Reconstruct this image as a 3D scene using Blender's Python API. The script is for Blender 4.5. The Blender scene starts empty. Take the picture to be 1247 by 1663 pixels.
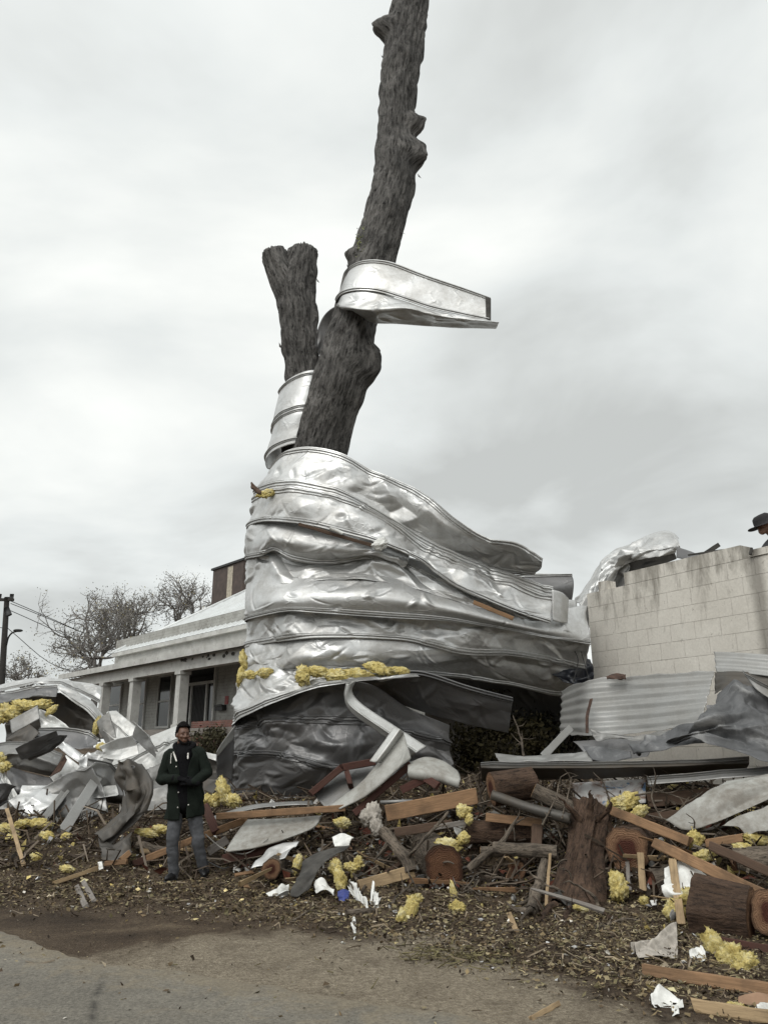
import bpy, math, random
import numpy as np
from mathutils import Vector

# ------------------------------------------------------------------ camera
SC = bpy.context.scene
PITCH = math.radians(17.0); CAMZ = 1.6; FPX = 1250.0; IW, IH = 1247.0, 1663.0
cam_d = bpy.data.cameras.new('camera'); cam = bpy.data.objects.new('camera', cam_d)
SC.collection.objects.link(cam); SC.camera = cam
cam.location = (0, 0, CAMZ); cam.rotation_euler = (math.pi/2 + PITCH, 0, 0)
cam_d.sensor_fit = 'VERTICAL'; cam_d.sensor_height = 24.0; cam_d.lens = 24.0*FPX/IH
cam_d.clip_start = 0.1; cam_d.clip_end = 3000

# ------------------------------------------------------------------ world, sun, exposure
SUN_EL, SUN_AZ = math.radians(48), math.radians(-152)      # azimuth measured from +Y towards +X
W = bpy.data.worlds.new('World'); SC.world = W; W.use_nodes = True
nt = W.node_tree; nt.nodes.clear()
def wn(t, **k):
    n = nt.nodes.new(t)
    for a, b in k.items(): setattr(n, a, b)
    return n
wl = nt.links.new
out = wn('ShaderNodeOutputWorld'); bg = wn('ShaderNodeBackground'); bg.inputs[1].default_value = 0.1
sky = wn('ShaderNodeTexSky', sky_type='NISHITA', sun_disc=False, sun_elevation=SUN_EL, sun_rotation=SUN_AZ)
tc = wn('ShaderNodeTexCoord'); sep = wn('ShaderNodeSeparateXYZ'); wl(tc.outputs['Generated'], sep.inputs[0])
def wm(op, a, b=None, c=None):
    n = wn('ShaderNodeMath', operation=op)
    for i, v in enumerate((a, b, c)):
        if v is None: continue
        if isinstance(v, (int, float)): n.inputs[i].default_value = v
        else: wl(v, n.inputs[i])
    return n.outputs[0]
zc = wm('ADD', wm('MAXIMUM', sep.outputs[2], 0.0), 0.36)
cx = wm('DIVIDE', sep.outputs[0], zc); cy = wm('DIVIDE', sep.outputs[1], zc)
cmb = wn('ShaderNodeCombineXYZ'); wl(cx, cmb.inputs[0]); wl(cy, cmb.inputs[1])
n1 = wn('ShaderNodeTexNoise'); n1.inputs['Scale'].default_value = 1.75; n1.inputs['Detail'].default_value = 6
n1.inputs['Roughness'].default_value = 0.5; n1.inputs['Distortion'].default_value = 0.35
mp1 = wn('ShaderNodeMapping'); mp1.inputs['Location'].default_value = (12.05, 1.1, 0.0); mp1.inputs['Scale'].default_value = (0.85, 1.1, 1)
wl(cmb.outputs[0], mp1.inputs[0]); wl(mp1.outputs[0], n1.inputs['Vector'])
rmp = wn('ShaderNodeValToRGB'); wl(n1.outputs[0], rmp.inputs[0])
e = rmp.color_ramp.elements
e[0].position = 0.33; e[0].color = (0.46, 0.475, 0.47, 1)
e[1].position = 0.66; e[1].color = (0.80, 0.815, 0.80, 1)
m = rmp.color_ramp.elements.new(0.49); m.color = (0.635, 0.66, 0.66, 1)
# glow added to the unseen sky behind the camera, to brighten wall and fronts
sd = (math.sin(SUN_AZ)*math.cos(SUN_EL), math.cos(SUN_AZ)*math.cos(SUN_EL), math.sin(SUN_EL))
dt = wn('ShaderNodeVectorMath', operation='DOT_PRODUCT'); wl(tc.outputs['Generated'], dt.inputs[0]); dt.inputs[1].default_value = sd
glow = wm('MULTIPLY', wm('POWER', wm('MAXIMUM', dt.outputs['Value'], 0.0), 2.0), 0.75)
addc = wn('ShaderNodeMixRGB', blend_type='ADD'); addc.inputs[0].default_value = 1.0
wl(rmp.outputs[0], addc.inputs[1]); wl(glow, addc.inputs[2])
mul = wn('ShaderNodeMixRGB', blend_type='MULTIPLY'); mul.inputs[0].default_value = 1.0
wl(addc.outputs[0], mul.inputs[1]); mul.inputs[2].default_value = (11.9, 11.9, 11.7, 1)
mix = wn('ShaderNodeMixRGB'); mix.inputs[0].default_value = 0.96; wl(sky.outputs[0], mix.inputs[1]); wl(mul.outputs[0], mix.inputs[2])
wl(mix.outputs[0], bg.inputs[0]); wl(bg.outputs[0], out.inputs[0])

sun_d = bpy.data.lights.new('sun', 'SUN'); sun_d.energy = 1.0; sun_d.angle = math.radians(25); sun_d.color = (1.0, 0.97, 0.92)
sun = bpy.data.objects.new('sun', sun_d); SC.collection.objects.link(sun)
sun.rotation_euler = Vector(sd).to_track_quat('Z', 'Y').to_euler()
SC.view_settings.view_transform = 'Standard'; SC.view_settings.look = 'None'
SC.view_settings.exposure = 0.12; SC.view_settings.gamma = 1.0

# ------------------------------------------------------------------ numeric helpers
CP, SP = math.cos(PITCH), math.sin(PITCH)
def ray(px, py):
    a = (px-IW/2)/FPX; b = (IH/2-py)/FPX
    return np.array([a, CP-b*SP, SP+b*CP])
def P(px, py, Y):
    d = ray(px, py); t = Y/d[1]
    return np.array([d[0]*t, Y, CAMZ+d[2]*t])
def pw(w, px, py, Y):                       # pixel width at that place -> metres
    d = ray(px, py); return w/FPX*(Y/d[1])
def h2(i, j, s):
    i = np.asarray(i).astype(np.int64); j = np.asarray(j).astype(np.int64)
    h = (i*374761393 + j*668265263 + int(s)*974634777) & 0xffffffff
    h = ((h ^ (h >> 13))*1274126177) & 0xffffffff
    h = h ^ (h >> 16)
    return (h & 0xffff)/32767.5 - 1.0
def vn(x, y, s):                            # smooth value noise
    i = np.floor(x); j = np.floor(y); u = x-i; v = y-j
    u = u*u*(3-2*u); v = v*v*(3-2*v)
    return (h2(i, j, s)*(1-u)+h2(i+1, j, s)*u)*(1-v) + (h2(i, j+1, s)*(1-u)+h2(i+1, j+1, s)*u)*v
def fbm(x, y, s, o=4, g=0.5):
    r = 0; a = 1
    for k in range(o):
        r = r + a*vn(x*2**k+k*17.3, y*2**k-k*9.1, s+k); a *= g
    return r
def vn3(p, s):
    i = np.floor(p); f = p-i; f = f*f*(3-2*f); r = 0
    for a in (0, 1):
        for b in (0, 1):
            for c in (0, 1):
                w = (f[:, 0] if a else 1-f[:, 0])*(f[:, 1] if b else 1-f[:, 1])*(f[:, 2] if c else 1-f[:, 2])
                r = r + w*h2(i[:, 0]+a+(i[:, 2]+c)*57, i[:, 1]+b, s)
    return r
def fb3(p, s, o=3, g=0.5):
    r = 0; a = 1
    for k in range(o): r = r + a*vn3(p*2**k+k*7.7, s+k); a *= g
    return r
def tri(x, y, s):                           # piecewise linear noise: flat facets with sharp creases
    k = (x+y)*0.36602540378; a = x+k; b = y+k
    i = np.floor(a); j = np.floor(b); fu = a-i; fv = b-j
    h00 = h2(i, j, s); h11 = h2(i+1, j+1, s); up = fu > fv
    return np.where(up, h00*(1-fu)+h2(i+1, j, s)*(fu-fv)+h11*fv, h00*(1-fv)+h2(i, j+1, s)*(fv-fu)+h11*fu)
def crumple(x, y, s):                       # x, y in units of the crease spacing: flat facets, sharp folds
    wx = x+0.22*vn(x*.8, y*.8, s+5); wy = y+0.22*vn(x*.8+9, y*.8, s+6)
    m = sstep(0.5+1.5*vn(x*0.55+7, y*0.7+2, s+11)); m2 = sstep(0.35+1.6*vn(x*0.7+27, y*0.9+12, s+13))
    r = 0.75*tri(wx*0.55+wy*0.30, wy*0.7-wx*0.12, s)
    r = r+(0.22+0.95*m)*tri(wx*1.15+wy*.55, wy*1.3-wx*0.35, s+1)
    fold = np.abs(((wx*0.5+wy*1.05+0.35*vn(x*.5, y*.5, s+8)) % 1.0)-0.5)*2-0.5
    r = r+0.5*fold*m2
    return r+0.22*m*m2*tri(wx*2.7-wy, wy*2.6+wx, s+2)
def sstep(x): x = np.clip(x, 0, 1); return x*x*(3-2*x)
def catmull(pts, t):
    pts = np.asarray(pts, float); n = len(pts)
    if n == 1: return np.repeat(pts, len(t), 0)
    t = np.clip(t, 0, n-1-1e-9); i = np.floor(t).astype(int); f = (t-i)[:, None]
    p1 = pts[i]; p2 = pts[np.minimum(i+1, n-1)]
    p0 = np.where((i > 0)[:, None], pts[np.maximum(i-1, 0)], 2*p1-p2)
    p3 = np.where((i < n-2)[:, None], pts[np.minimum(i+2, n-1)], 2*p2-p1)
    return 0.5*(2*p1+(p2-p0)*f+(2*p0-5*p1+4*p2-p3)*f*f+(3*p1-p0-3*p2+p3)*f**3)
def resample(pts, n, smooth=True):
    pts = np.asarray(pts, float); k = len(pts)
    tt = np.linspace(0, k-1, 24*(k-1)+1)
    if smooth: d = catmull(pts, tt)
    else: d = np.stack([np.interp(tt, range(k), pts[:, c]) for c in range(3)], 1)
    L = np.concatenate([[0], np.cumsum(np.linalg.norm(np.diff(d, axis=0), axis=1))])
    q = np.linspace(0, L[-1], n)
    return np.stack([np.interp(q, L, d[:, c]) for c in range(3)], 1), L[-1]
def nrm(v):
    return v/np.maximum(np.linalg.norm(v, axis=-1, keepdims=True), 1e-9)
CAM = np.array([0, 0, CAMZ])

# ------------------------------------------------------------------ object helpers
COL = SC.collection
def tag(o, label=None, cat=None, group=None, kind=None):
    if label: o['label'] = label
    if cat: o['category'] = cat
    if group: o['group'] = group
    if kind: o['kind'] = kind
    return o
def empty(name, loc, label, cat, group=None):
    o = bpy.data.objects.new(name, None); COL.objects.link(o); o.location = tuple(loc); o.empty_display_size = 0.2
    return tag(o, label, cat, group)
def world_of(o):
    v = Vector((0, 0, 0))
    while o is not None: v = v+o.location; o = o.parent
    return np.array(v)
def obj(name, V, F, mat, parent=None, label=None, cat=None, group=None, kind=None, smooth=True, uv=None, col=None, origin=None):
    V = np.asarray(V, float)
    c = V.mean(0) if origin is None else np.asarray(origin, float)
    me = bpy.data.meshes.new(name); me.from_pydata((V-c).tolist(), [], [tuple(int(i) for i in f) for f in F])
    if uv is not None:
        uv = np.asarray(uv, float); li = np.zeros(len(me.loops), np.int32); me.loops.foreach_get('vertex_index', li)
        ul = me.uv_layers.new(name='UVMap'); ul.data.foreach_set('uv', uv[li].astype(np.float32).ravel())
    if col is not None:
        ca = me.color_attributes.new('tint', 'FLOAT_COLOR', 'POINT'); c4 = np.ones((len(V), 4), np.float32); c4[:, :3] = col
        ca.data.foreach_set('color', c4.ravel())
    if smooth: me.polygons.foreach_set('use_smooth', [True]*len(me.polygons))
    for mm in (mat if isinstance(mat, (list, tuple)) else [mat]): me.materials.append(mm)
    me.update()
    o = bpy.data.objects.new(name, me); COL.objects.link(o)
    if parent is not None:
        o.parent = parent; o.location = tuple(c-world_of(parent))
    else: o.location = tuple(c)
    return tag(o, label, cat, group, kind)
class MB:                                   # gathers geometry of ONE mesh
    def __init__(s): s.V = []; s.F = []; s.U = []; s.n = 0
    def add(s, V, F, U=None):
        V = np.asarray(V, float)
        s.V.append(V); s.F += [tuple(int(i)+s.n for i in f) for f in F]; s.n += len(V)
        s.U.append(np.asarray(U, float) if U is not None else V[:, [0, 2]])
        return s
    def build(s, name, mat, parent=None, **k):
        return obj(name, np.concatenate(s.V), s.F, mat, parent, uv=np.concatenate(s.U), **k)
def grid_faces(nu, nv, off=0):
    i = np.arange(nu-1)[:, None]; j = np.arange(nv-1)[None]
    a = (i*nv+j).ravel()
    return np.stack([a, a+nv, a+nv+1, a+1], 1)+off
def boxg(a, b):                             # axis box
    x0, y0, z0 = a; x1, y1, z1 = b
    V = [(x0, y0, z0), (x1, y0, z0), (x1, y1, z0), (x0, y1, z0), (x0, y0, z1), (x1, y0, z1), (x1, y1, z1), (x0, y1, z1)]
    return np.array(V, float), [(0, 3, 2, 1), (4, 5, 6, 7), (0, 1, 5, 4), (1, 2, 6, 5), (2, 3, 7, 6), (3, 0, 4, 7)]
def tubeg(path, rad, segs=12, step=None, cap=True, uvs=False, closed_round=False):
    path = np.asarray(path, float); rad = np.asarray(rad, float) if np.ndim(rad) else np.full(len(path), float(rad))
    if step:
        k = len(path); tt = np.linspace(0, k-1, 24*(k-1)+1); d = catmull(path, tt); r = np.interp(tt, range(k), rad)
        L = np.concatenate([[0], np.cumsum(np.linalg.norm(np.diff(d, axis=0), axis=1))])
        q = np.linspace(0, L[-1], max(3, int(L[-1]/step)+1))
        path = np.stack([np.interp(q, L, d[:, c]) for c in range(3)], 1); rad = np.interp(q, L, r)
    n = len(path); T = nrm(np.gradient(path, axis=0))
    ref = np.array([0, 1.0, 0]) if abs(T[0][1]) < 0.9 else np.array([0, 0, 1.0])
    N = np.zeros((n, 3)); v = ref
    for i in range(n):
        v = v-T[i]*np.dot(v, T[i]); v = v/np.linalg.norm(v); N[i] = v
    B = np.cross(T, N); m = segs+1 if uvs else segs
    a = np.arange(m)/segs*2*math.pi
    D = N[:, None]*np.cos(a)[None, :, None]+B[:, None]*np.sin(a)[None, :, None]
    V = (path[:, None]+D*rad[:, None, None]).reshape(-1, 3)
    if uvs: F = grid_faces(n, m).tolist()
    else:
        F = []
        for i in range(n-1):
            for j in range(m):
                k = (j+1) % m; F.append((i*m+j, (i+1)*m+j, (i+1)*m+k, i*m+k))
    L = np.concatenate([[0], np.cumsum(np.linalg.norm(np.diff(path, axis=0), axis=1))])
    U = np.stack([np.repeat(a[None]/(2*math.pi), n, 0)*2*math.pi*rad.mean(), np.repeat(L[:, None], m, 1)], 2).reshape(-1, 2)
    if cap and not uvs:
        F.append(tuple(range(m))[::-1]); F.append(tuple((n-1)*m+j for j in range(m)))
    return V, F, U, D.reshape(-1, 3), path, T

# ------------------------------------------------------------------ materials
class MT:
    def __init__(s, name, rough=0.6, metal=0.0, spec=0.5):
        s.m = bpy.data.materials.new(name); s.m.use_nodes = True; s.t = s.m.node_tree
        s.b = s.t.nodes['Principled BSDF']; s.set('Roughness', rough); s.set('Metallic', metal); s.set('Specular IOR Level', spec)
    def n(s, t, **k):
        x = s.t.nodes.new(t)
        for a, b in k.items(): setattr(x, a, b)
        return x
    def link(s, a, b): s.t.links.new(a, b)
    def set(s, k, v):
        if hasattr(v, 'is_linked') or hasattr(v, 'links'): s.link(v, s.b.inputs[k])
        else: s.b.inputs[k].default_value = v if not (isinstance(v, tuple) and len(v) == 3) else (*v, 1)
    def vec(s, kind='Object', scale=(1, 1, 1), rot=(0, 0, 0)):
        c = s.n('ShaderNodeTexCoord'); m = s.n('ShaderNodeMapping'); m.inputs['Scale'].default_value = scale; m.inputs['Rotation'].default_value = rot
        s.link(c.outputs[kind], m.inputs[0]); return m.outputs[0]
    def pos(s, scale=(1, 1, 1)):
        g = s.n('ShaderNodeNewGeometry'); m = s.n('ShaderNodeMapping'); m.inputs['Scale'].default_value = scale
        s.link(g.outputs['Position'], m.inputs[0]); return m.outputs[0]
    def noise(s, v, scale, detail=4, rough=0.55, dist=0.0):
        x = s.n('ShaderNodeTexNoise'); x.inputs['Scale'].default_value = scale; x.inputs['Detail'].default_value = detail
        x.inputs['Roughness'].default_value = rough; x.inputs['Distortion'].default_value = dist; s.link(v, x.inputs['Vector']); return x.outputs[0]
    def voro(s, v, scale, feature='F1'):
        x = s.n('ShaderNodeTexVoronoi'); x.feature = feature; x.inputs['Scale'].default_value = scale; s.link(v, x.inputs['Vector']); return x.outputs[0]
    def ramp(s, f, *st):
        x = s.n('ShaderNodeValToRGB'); s.link(f, x.inputs[0]); el = x.color_ramp.elements
        while len(el) < len(st): el.new(0.5)
        for k, (p, c) in zip(el, st): k.position = p; k.color = (*c, 1) if isinstance(c, tuple) else (c, c, c, 1)
        return x.outputs[0]
    def mixc(s, f, a, b, mode='MIX'):
        x = s.n('ShaderNodeMixRGB'); x.blend_type = mode
        for i, v in enumerate((f, a, b)):
            if isinstance(v, (int, float)): x.inputs[i].default_value = v if i == 0 else (v, v, v, 1)
            elif isinstance(v, tuple): x.inputs[i].default_value = (*v, 1)
            else: s.link(v, x.inputs[i])
        return x.outputs[0]
    def math(s, op, a, b=0.0):
        x = s.n('ShaderNodeMath'); x.operation = op
        for i, v in enumerate((a, b)):
            if isinstance(v, (int, float)): x.inputs[i].default_value = v
            else: s.link(v, x.inputs[i])
        return x.outputs[0]
    def bump(s, h, dist=0.01, st=1.0):
        x = s.n('ShaderNodeBump'); x.inputs['Distance'].default_value = dist; x.inputs['Strength'].default_value = st
        s.link(h, x.inputs['Height']); s.link(x.outputs[0], s.b.inputs['Normal']); return s
def mix3(a, b, t): return tuple(x*(1-t)+y*t for x, y in zip(a, b))
def metal(name, base, met, rough, dirt=0.35, dirtcol=(0.20, 0.18, 0.15), crease=False):
    m = MT(name, rough, met); v = m.pos()
    d = m.noise(v, 1.7, 6, 0.62, 0.6); d2 = m.noise(v, 14, 5, 0.6)
    k = m.ramp(m.math('ADD', m.math('MULTIPLY', d, 0.72), m.math('MULTIPLY', d2, 0.28)), (0.42, 0.0), (0.62, 1.0))
    c = m.mixc(m.math('MULTIPLY', k, dirt), base, dirtcol)
    fine = m.ramp(m.noise(v, 60, 3, 0.5), (0.3, 0.92), (0.7, 1.05)); c = m.mixc(1.0, c, fine, 'MULTIPLY')
    m.set('Base Color', c)
    m.set('Roughness', m.ramp(d, (0.3, max(rough-0.07, 0.05)), (0.75, min(rough+0.2, 1.0))))
    h = m.noise(v, 9.0, 2, 0.5)
    if crease:                              # fine sharp creases, scratches and run marks
        u = m.vec('UV', (1, 1.25, 1), (0, 0, 0.35)); dn = m.n('ShaderNodeTexNoise'); dn.inputs['Scale'].default_value = 3.0; m.link(u, dn.inputs['Vector'])
        wv = m.mixc(0.10, u, dn.outputs[1]); e = m.voro(wv, 2.4, 'DISTANCE_TO_EDGE'); e2 = m.voro(wv, 8.0, 'DISTANCE_TO_EDGE'); g = m.noise(u, 2.2, 3, 0.6)
        ed = m.math('MULTIPLY', m.ramp(e, (0.0, 1.0), (0.075, 0.0)), m.ramp(g, (0.47, 0.0), (0.66, 1.0))); ed2 = m.math('MULTIPLY', m.ramp(e2, (0.0, 1.0), (0.10, 0.0)), m.ramp(g, (0.52, 0.0), (0.66, 0.5)))
        h = m.math('ADD', m.math('MULTIPLY', h, 0.25), m.math('ADD', ed, ed2))
        st = m.ramp(m.noise(m.vec('UV', (1.2, 34, 1), (0, 0, 0.2)), 2.0, 5, 0.7), (0.62, 0.0), (0.70, 0.35)); sc2 = m.ramp(m.noise(m.vec('UV', (30, 1.6, 1), (0, 0, 0.5)), 2.0, 4, 0.7), (0.64, 0.0), (0.72, 0.35))
        c = m.mixc(st, c, tuple(x*0.45 for x in base)); c = m.mixc(sc2, c, tuple(min(1, x*1.5) for x in base)); m.set('Base Color', c)
        m.bump(h, 0.010, 0.55); return m.m
    m.bump(h, 0.004, 0.25); return m.m
M = {}
M['silver'] = metal('silver roofing metal', (0.54, 0.545, 0.54), 0.62, 0.40, 0.4, crease=True)
M['white'] = metal('white coated metal', (0.56, 0.565, 0.55), 0.35, 0.42, 0.4, crease=True)
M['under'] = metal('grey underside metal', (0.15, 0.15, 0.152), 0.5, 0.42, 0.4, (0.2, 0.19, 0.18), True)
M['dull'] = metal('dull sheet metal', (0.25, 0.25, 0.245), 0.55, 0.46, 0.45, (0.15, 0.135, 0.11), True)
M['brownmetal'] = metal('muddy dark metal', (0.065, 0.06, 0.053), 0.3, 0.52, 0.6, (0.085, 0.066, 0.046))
M['galv'] = metal('weathered galvanised metal', (0.33, 0.33, 0.32), 0.5, 0.45, 0.45, (0.25, 0.24, 0.22))
M['dirtywhite'] = metal('dirty off white panel', (0.36, 0.36, 0.335), 0.05, 0.58, 0.8, (0.15, 0.13, 0.105), True)
def membrane():
    m = MT('black roofing membrane', 0.62); v = m.pos(); n = m.noise(v, 2.2, 7, 0.65, 0.7)
    m.set('Base Color', m.ramp(n, (0.3, (0.05, 0.052, 0.054)), (0.52, (0.10, 0.102, 0.105)), (0.66, (0.24, 0.24, 0.237))))
    m.bump(m.noise(v, 18, 5, 0.6), 0.01, 0.6); return m.m
M['membrane'] = membrane()
def simple(name, c, rough=0.7, var=0.35, sc=8, bump=0.006, metal=0.0, spec=0.5):
    m = MT(name, rough, metal, spec); v = m.pos(); n = m.noise(v, sc, 6, 0.62, 0.2)
    lo = tuple(x*(1-var) for x in c); hi = tuple(min(1, x*(1+var)) for x in c)
    m.set('Base Color', m.ramp(n, (0.28, lo), (0.72, hi))); m.bump(m.noise(v, sc*4, 5, 0.6), bump, 0.7); return m.m
def barkm(name, dark, light, fleck, us=1.0):
    m = MT(name, 0.9, 0, 0.25); u = m.vec('UV', (7*us, 2.2*us, 1)); u2 = m.vec('UV', (24*us, 7*us, 1))
    a = m.noise(u, 2.2, 6, 0.65, 1.2); b = m.noise(u2, 2.5, 5, 0.6, 0.6); f = m.voro(m.vec('UV', (16*us, 2.6*us, 1)), 1.6)
    hgt = m.math('ADD', m.math('MULTIPLY', a, 0.9), m.math('ADD', m.math('MULTIPLY', b, 0.5), m.math('MULTIPLY', f, 0.35)))
    c = m.ramp(hgt, (0.62, dark), (0.98, light)); fl = m.ramp(m.noise(m.vec('UV', (14*us, 5*us, 1)), 3.0, 5, 0.7), (0.64, 0.0), (0.70, 1.0))
    c = m.mixc(1.0, c, m.ramp(m.noise(m.pos(), 1.6, 6, 0.7, 0.5), (0.34, 0.6), (0.66, 1.5)), 'MULTIPLY')
    m.set('Base Color', m.mixc(m.math('MULTIPLY', fl, 0.55), c, fleck)); m.bump(hgt, 0.05/us, 1.0); return m.m
M['bark'] = barkm('dark furrowed bark', (0.007, 0.0065, 0.006), (0.13, 0.124, 0.117), (0.26, 0.25, 0.235), 1.05)
M['barkred'] = barkm('reddish peeling bark', (0.018, 0.012, 0.009), (0.085, 0.054, 0.037), (0.22, 0.18, 0.14), 1.8)
M['barkgrey'] = barkm('grey branch bark', (0.025, 0.021, 0.017), (0.14, 0.115, 0.09), (0.28, 0.25, 0.21), 2.5)
def cutwood(name, heart, sap, hr=0.5):
    m = MT(name, 0.8, 0, 0.2); tcn = m.n('ShaderNodeTexCoord'); sp = m.n('ShaderNodeVectorMath'); sp.operation = 'LENGTH'
    m.link(tcn.outputs['UV'], sp.inputs[0]); r = sp.outputs['Value']; n = m.noise(tcn.outputs['UV'], 2.2, 4, 0.6)
    rr = m.math('ADD', r, m.math('MULTIPLY', m.math('SUBTRACT', n, 0.5), 0.45))
    base = m.ramp(rr, (hr-0.1, heart), (hr+0.04, mix3(heart, sap, 0.6)), (0.8, sap), (0.97, mix3(sap, (0.05, 0.03, 0.02), 0.75)))
    ring = m.math('SINE', m.math('MULTIPLY', rr, 75.0)); rg = m.ramp(ring, (0.0, 0.78), (0.9, 1.04))
    saw = m.noise(m.vec('UV', (1.5, 16, 1), (0, 0, 0.6)), 3, 4, 0.6); sw = m.ramp(saw, (0.3, 0.7), (0.7, 1.15))
    m.set('Base Color', m.mixc(1.0, m.mixc(1.0, base, rg, 'MULTIPLY'), sw, 'MULTIPLY')); m.bump(m.math('ADD', ring, saw), 0.006, 0.6); return m.m
M['cutred'] = cutwood('red heartwood cut', (0.075, 0.026, 0.017), (0.25, 0.145, 0.085))
M['cutbrown'] = cutwood('brown cut face', (0.15, 0.075, 0.042), (0.09, 0.042, 0.025), 0.75)
M['cutpale'] = cutwood('pale cut face', (0.42, 0.24, 0.12), (0.42, 0.26, 0.13))
def lumber(name, c, dark=0.5):
    m = MT(name, 0.75, 0, 0.25); v = m.vec('UV', (1.6, 26, 1)); g = m.noise(v, 2.0, 6, 0.6, 1.4); k = m.noise(m.pos(), 3.0, 5, 0.6)
    col = m.ramp(g, (0.3, tuple(x*0.62 for x in c)), (0.7, tuple(min(1, x*1.12) for x in c)))
    m.set('Base Color', m.mixc(m.math('MULTIPLY', m.ramp(k, (0.45, 0.0), (0.75, 1.0)), dark), col, (0.055, 0.038, 0.026)))
    m.bump(g, 0.006, 0.6); return m.m
M['lumber'] = lumber('orange brown lumber', (0.285, 0.172, 0.095), 0.75)
M['lumberpale'] = lumber('pale split lumber', (0.38, 0.275, 0.16), 0.6)
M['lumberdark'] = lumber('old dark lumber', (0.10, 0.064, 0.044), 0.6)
M['lumberred'] = lumber('red brown painted wood', (0.078, 0.034, 0.026), 0.6)
M['greywood'] = lumber('grey weathered wood', (0.22, 0.20, 0.18), 0.5)
def insul():
    m = MT('yellow glass wool', 0.95, 0, 0.1); v = m.pos(); n = m.noise(v, 9, 6, 0.7, 0.8)
    c = m.ramp(n, (0.3, (0.42, 0.32, 0.10)), (0.5, (0.66, 0.55, 0.22)), (0.70, (0.78, 0.72, 0.46)))
    k = m.ramp(m.noise(v, 3.5, 4, 0.6), (0.55, 0.0), (0.72, 1.0)); m.set('Base Color', m.mixc(m.math('MULTIPLY', k, 0.4), c, (0.20, 0.15, 0.07)))
    m.set('Subsurface Weight', 0.12); m.b.inputs['Subsurface Radius'].default_value = (0.05, 0.04, 0.02); m.bump(m.noise(v, 60, 6, 0.75), 0.02, 1.0); return m.m
M['insul'] = insul()
M['plastic'] = simple('white crumpled plastic', (0.66, 0.66, 0.63), 0.45, 0.2, 12)
M['cloth'] = simple('dusty cloth', (0.36, 0.33, 0.29), 0.95, 0.35, 14, 0.01)
M['darkplastic'] = simple('blue black plastic', (0.012, 0.014, 0.02), 0.35, 0.4, 9)
M['blue'] = simple('blue plastic', (0.03, 0.045, 0.19), 0.5, 0.3)
M['felt'] = simple('grey roofing felt', (0.05, 0.047, 0.042), 0.9, 0.6, 6, 0.012)
M['rust'] = simple('rusty brown metal', (0.065, 0.036, 0.025), 0.85, 0.7, 14)
M['galvplank'] = M['galv']
M['cardboard'] = simple('brown cardboard', (0.26, 0.16, 0.10), 0.85, 0.3, 5)
M['wire'] = simple('black wire', (0.02, 0.02, 0.02), 0.6)
M['greywire'] = simple('grey cable', (0.25, 0.24, 0.22), 0.6)

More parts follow.
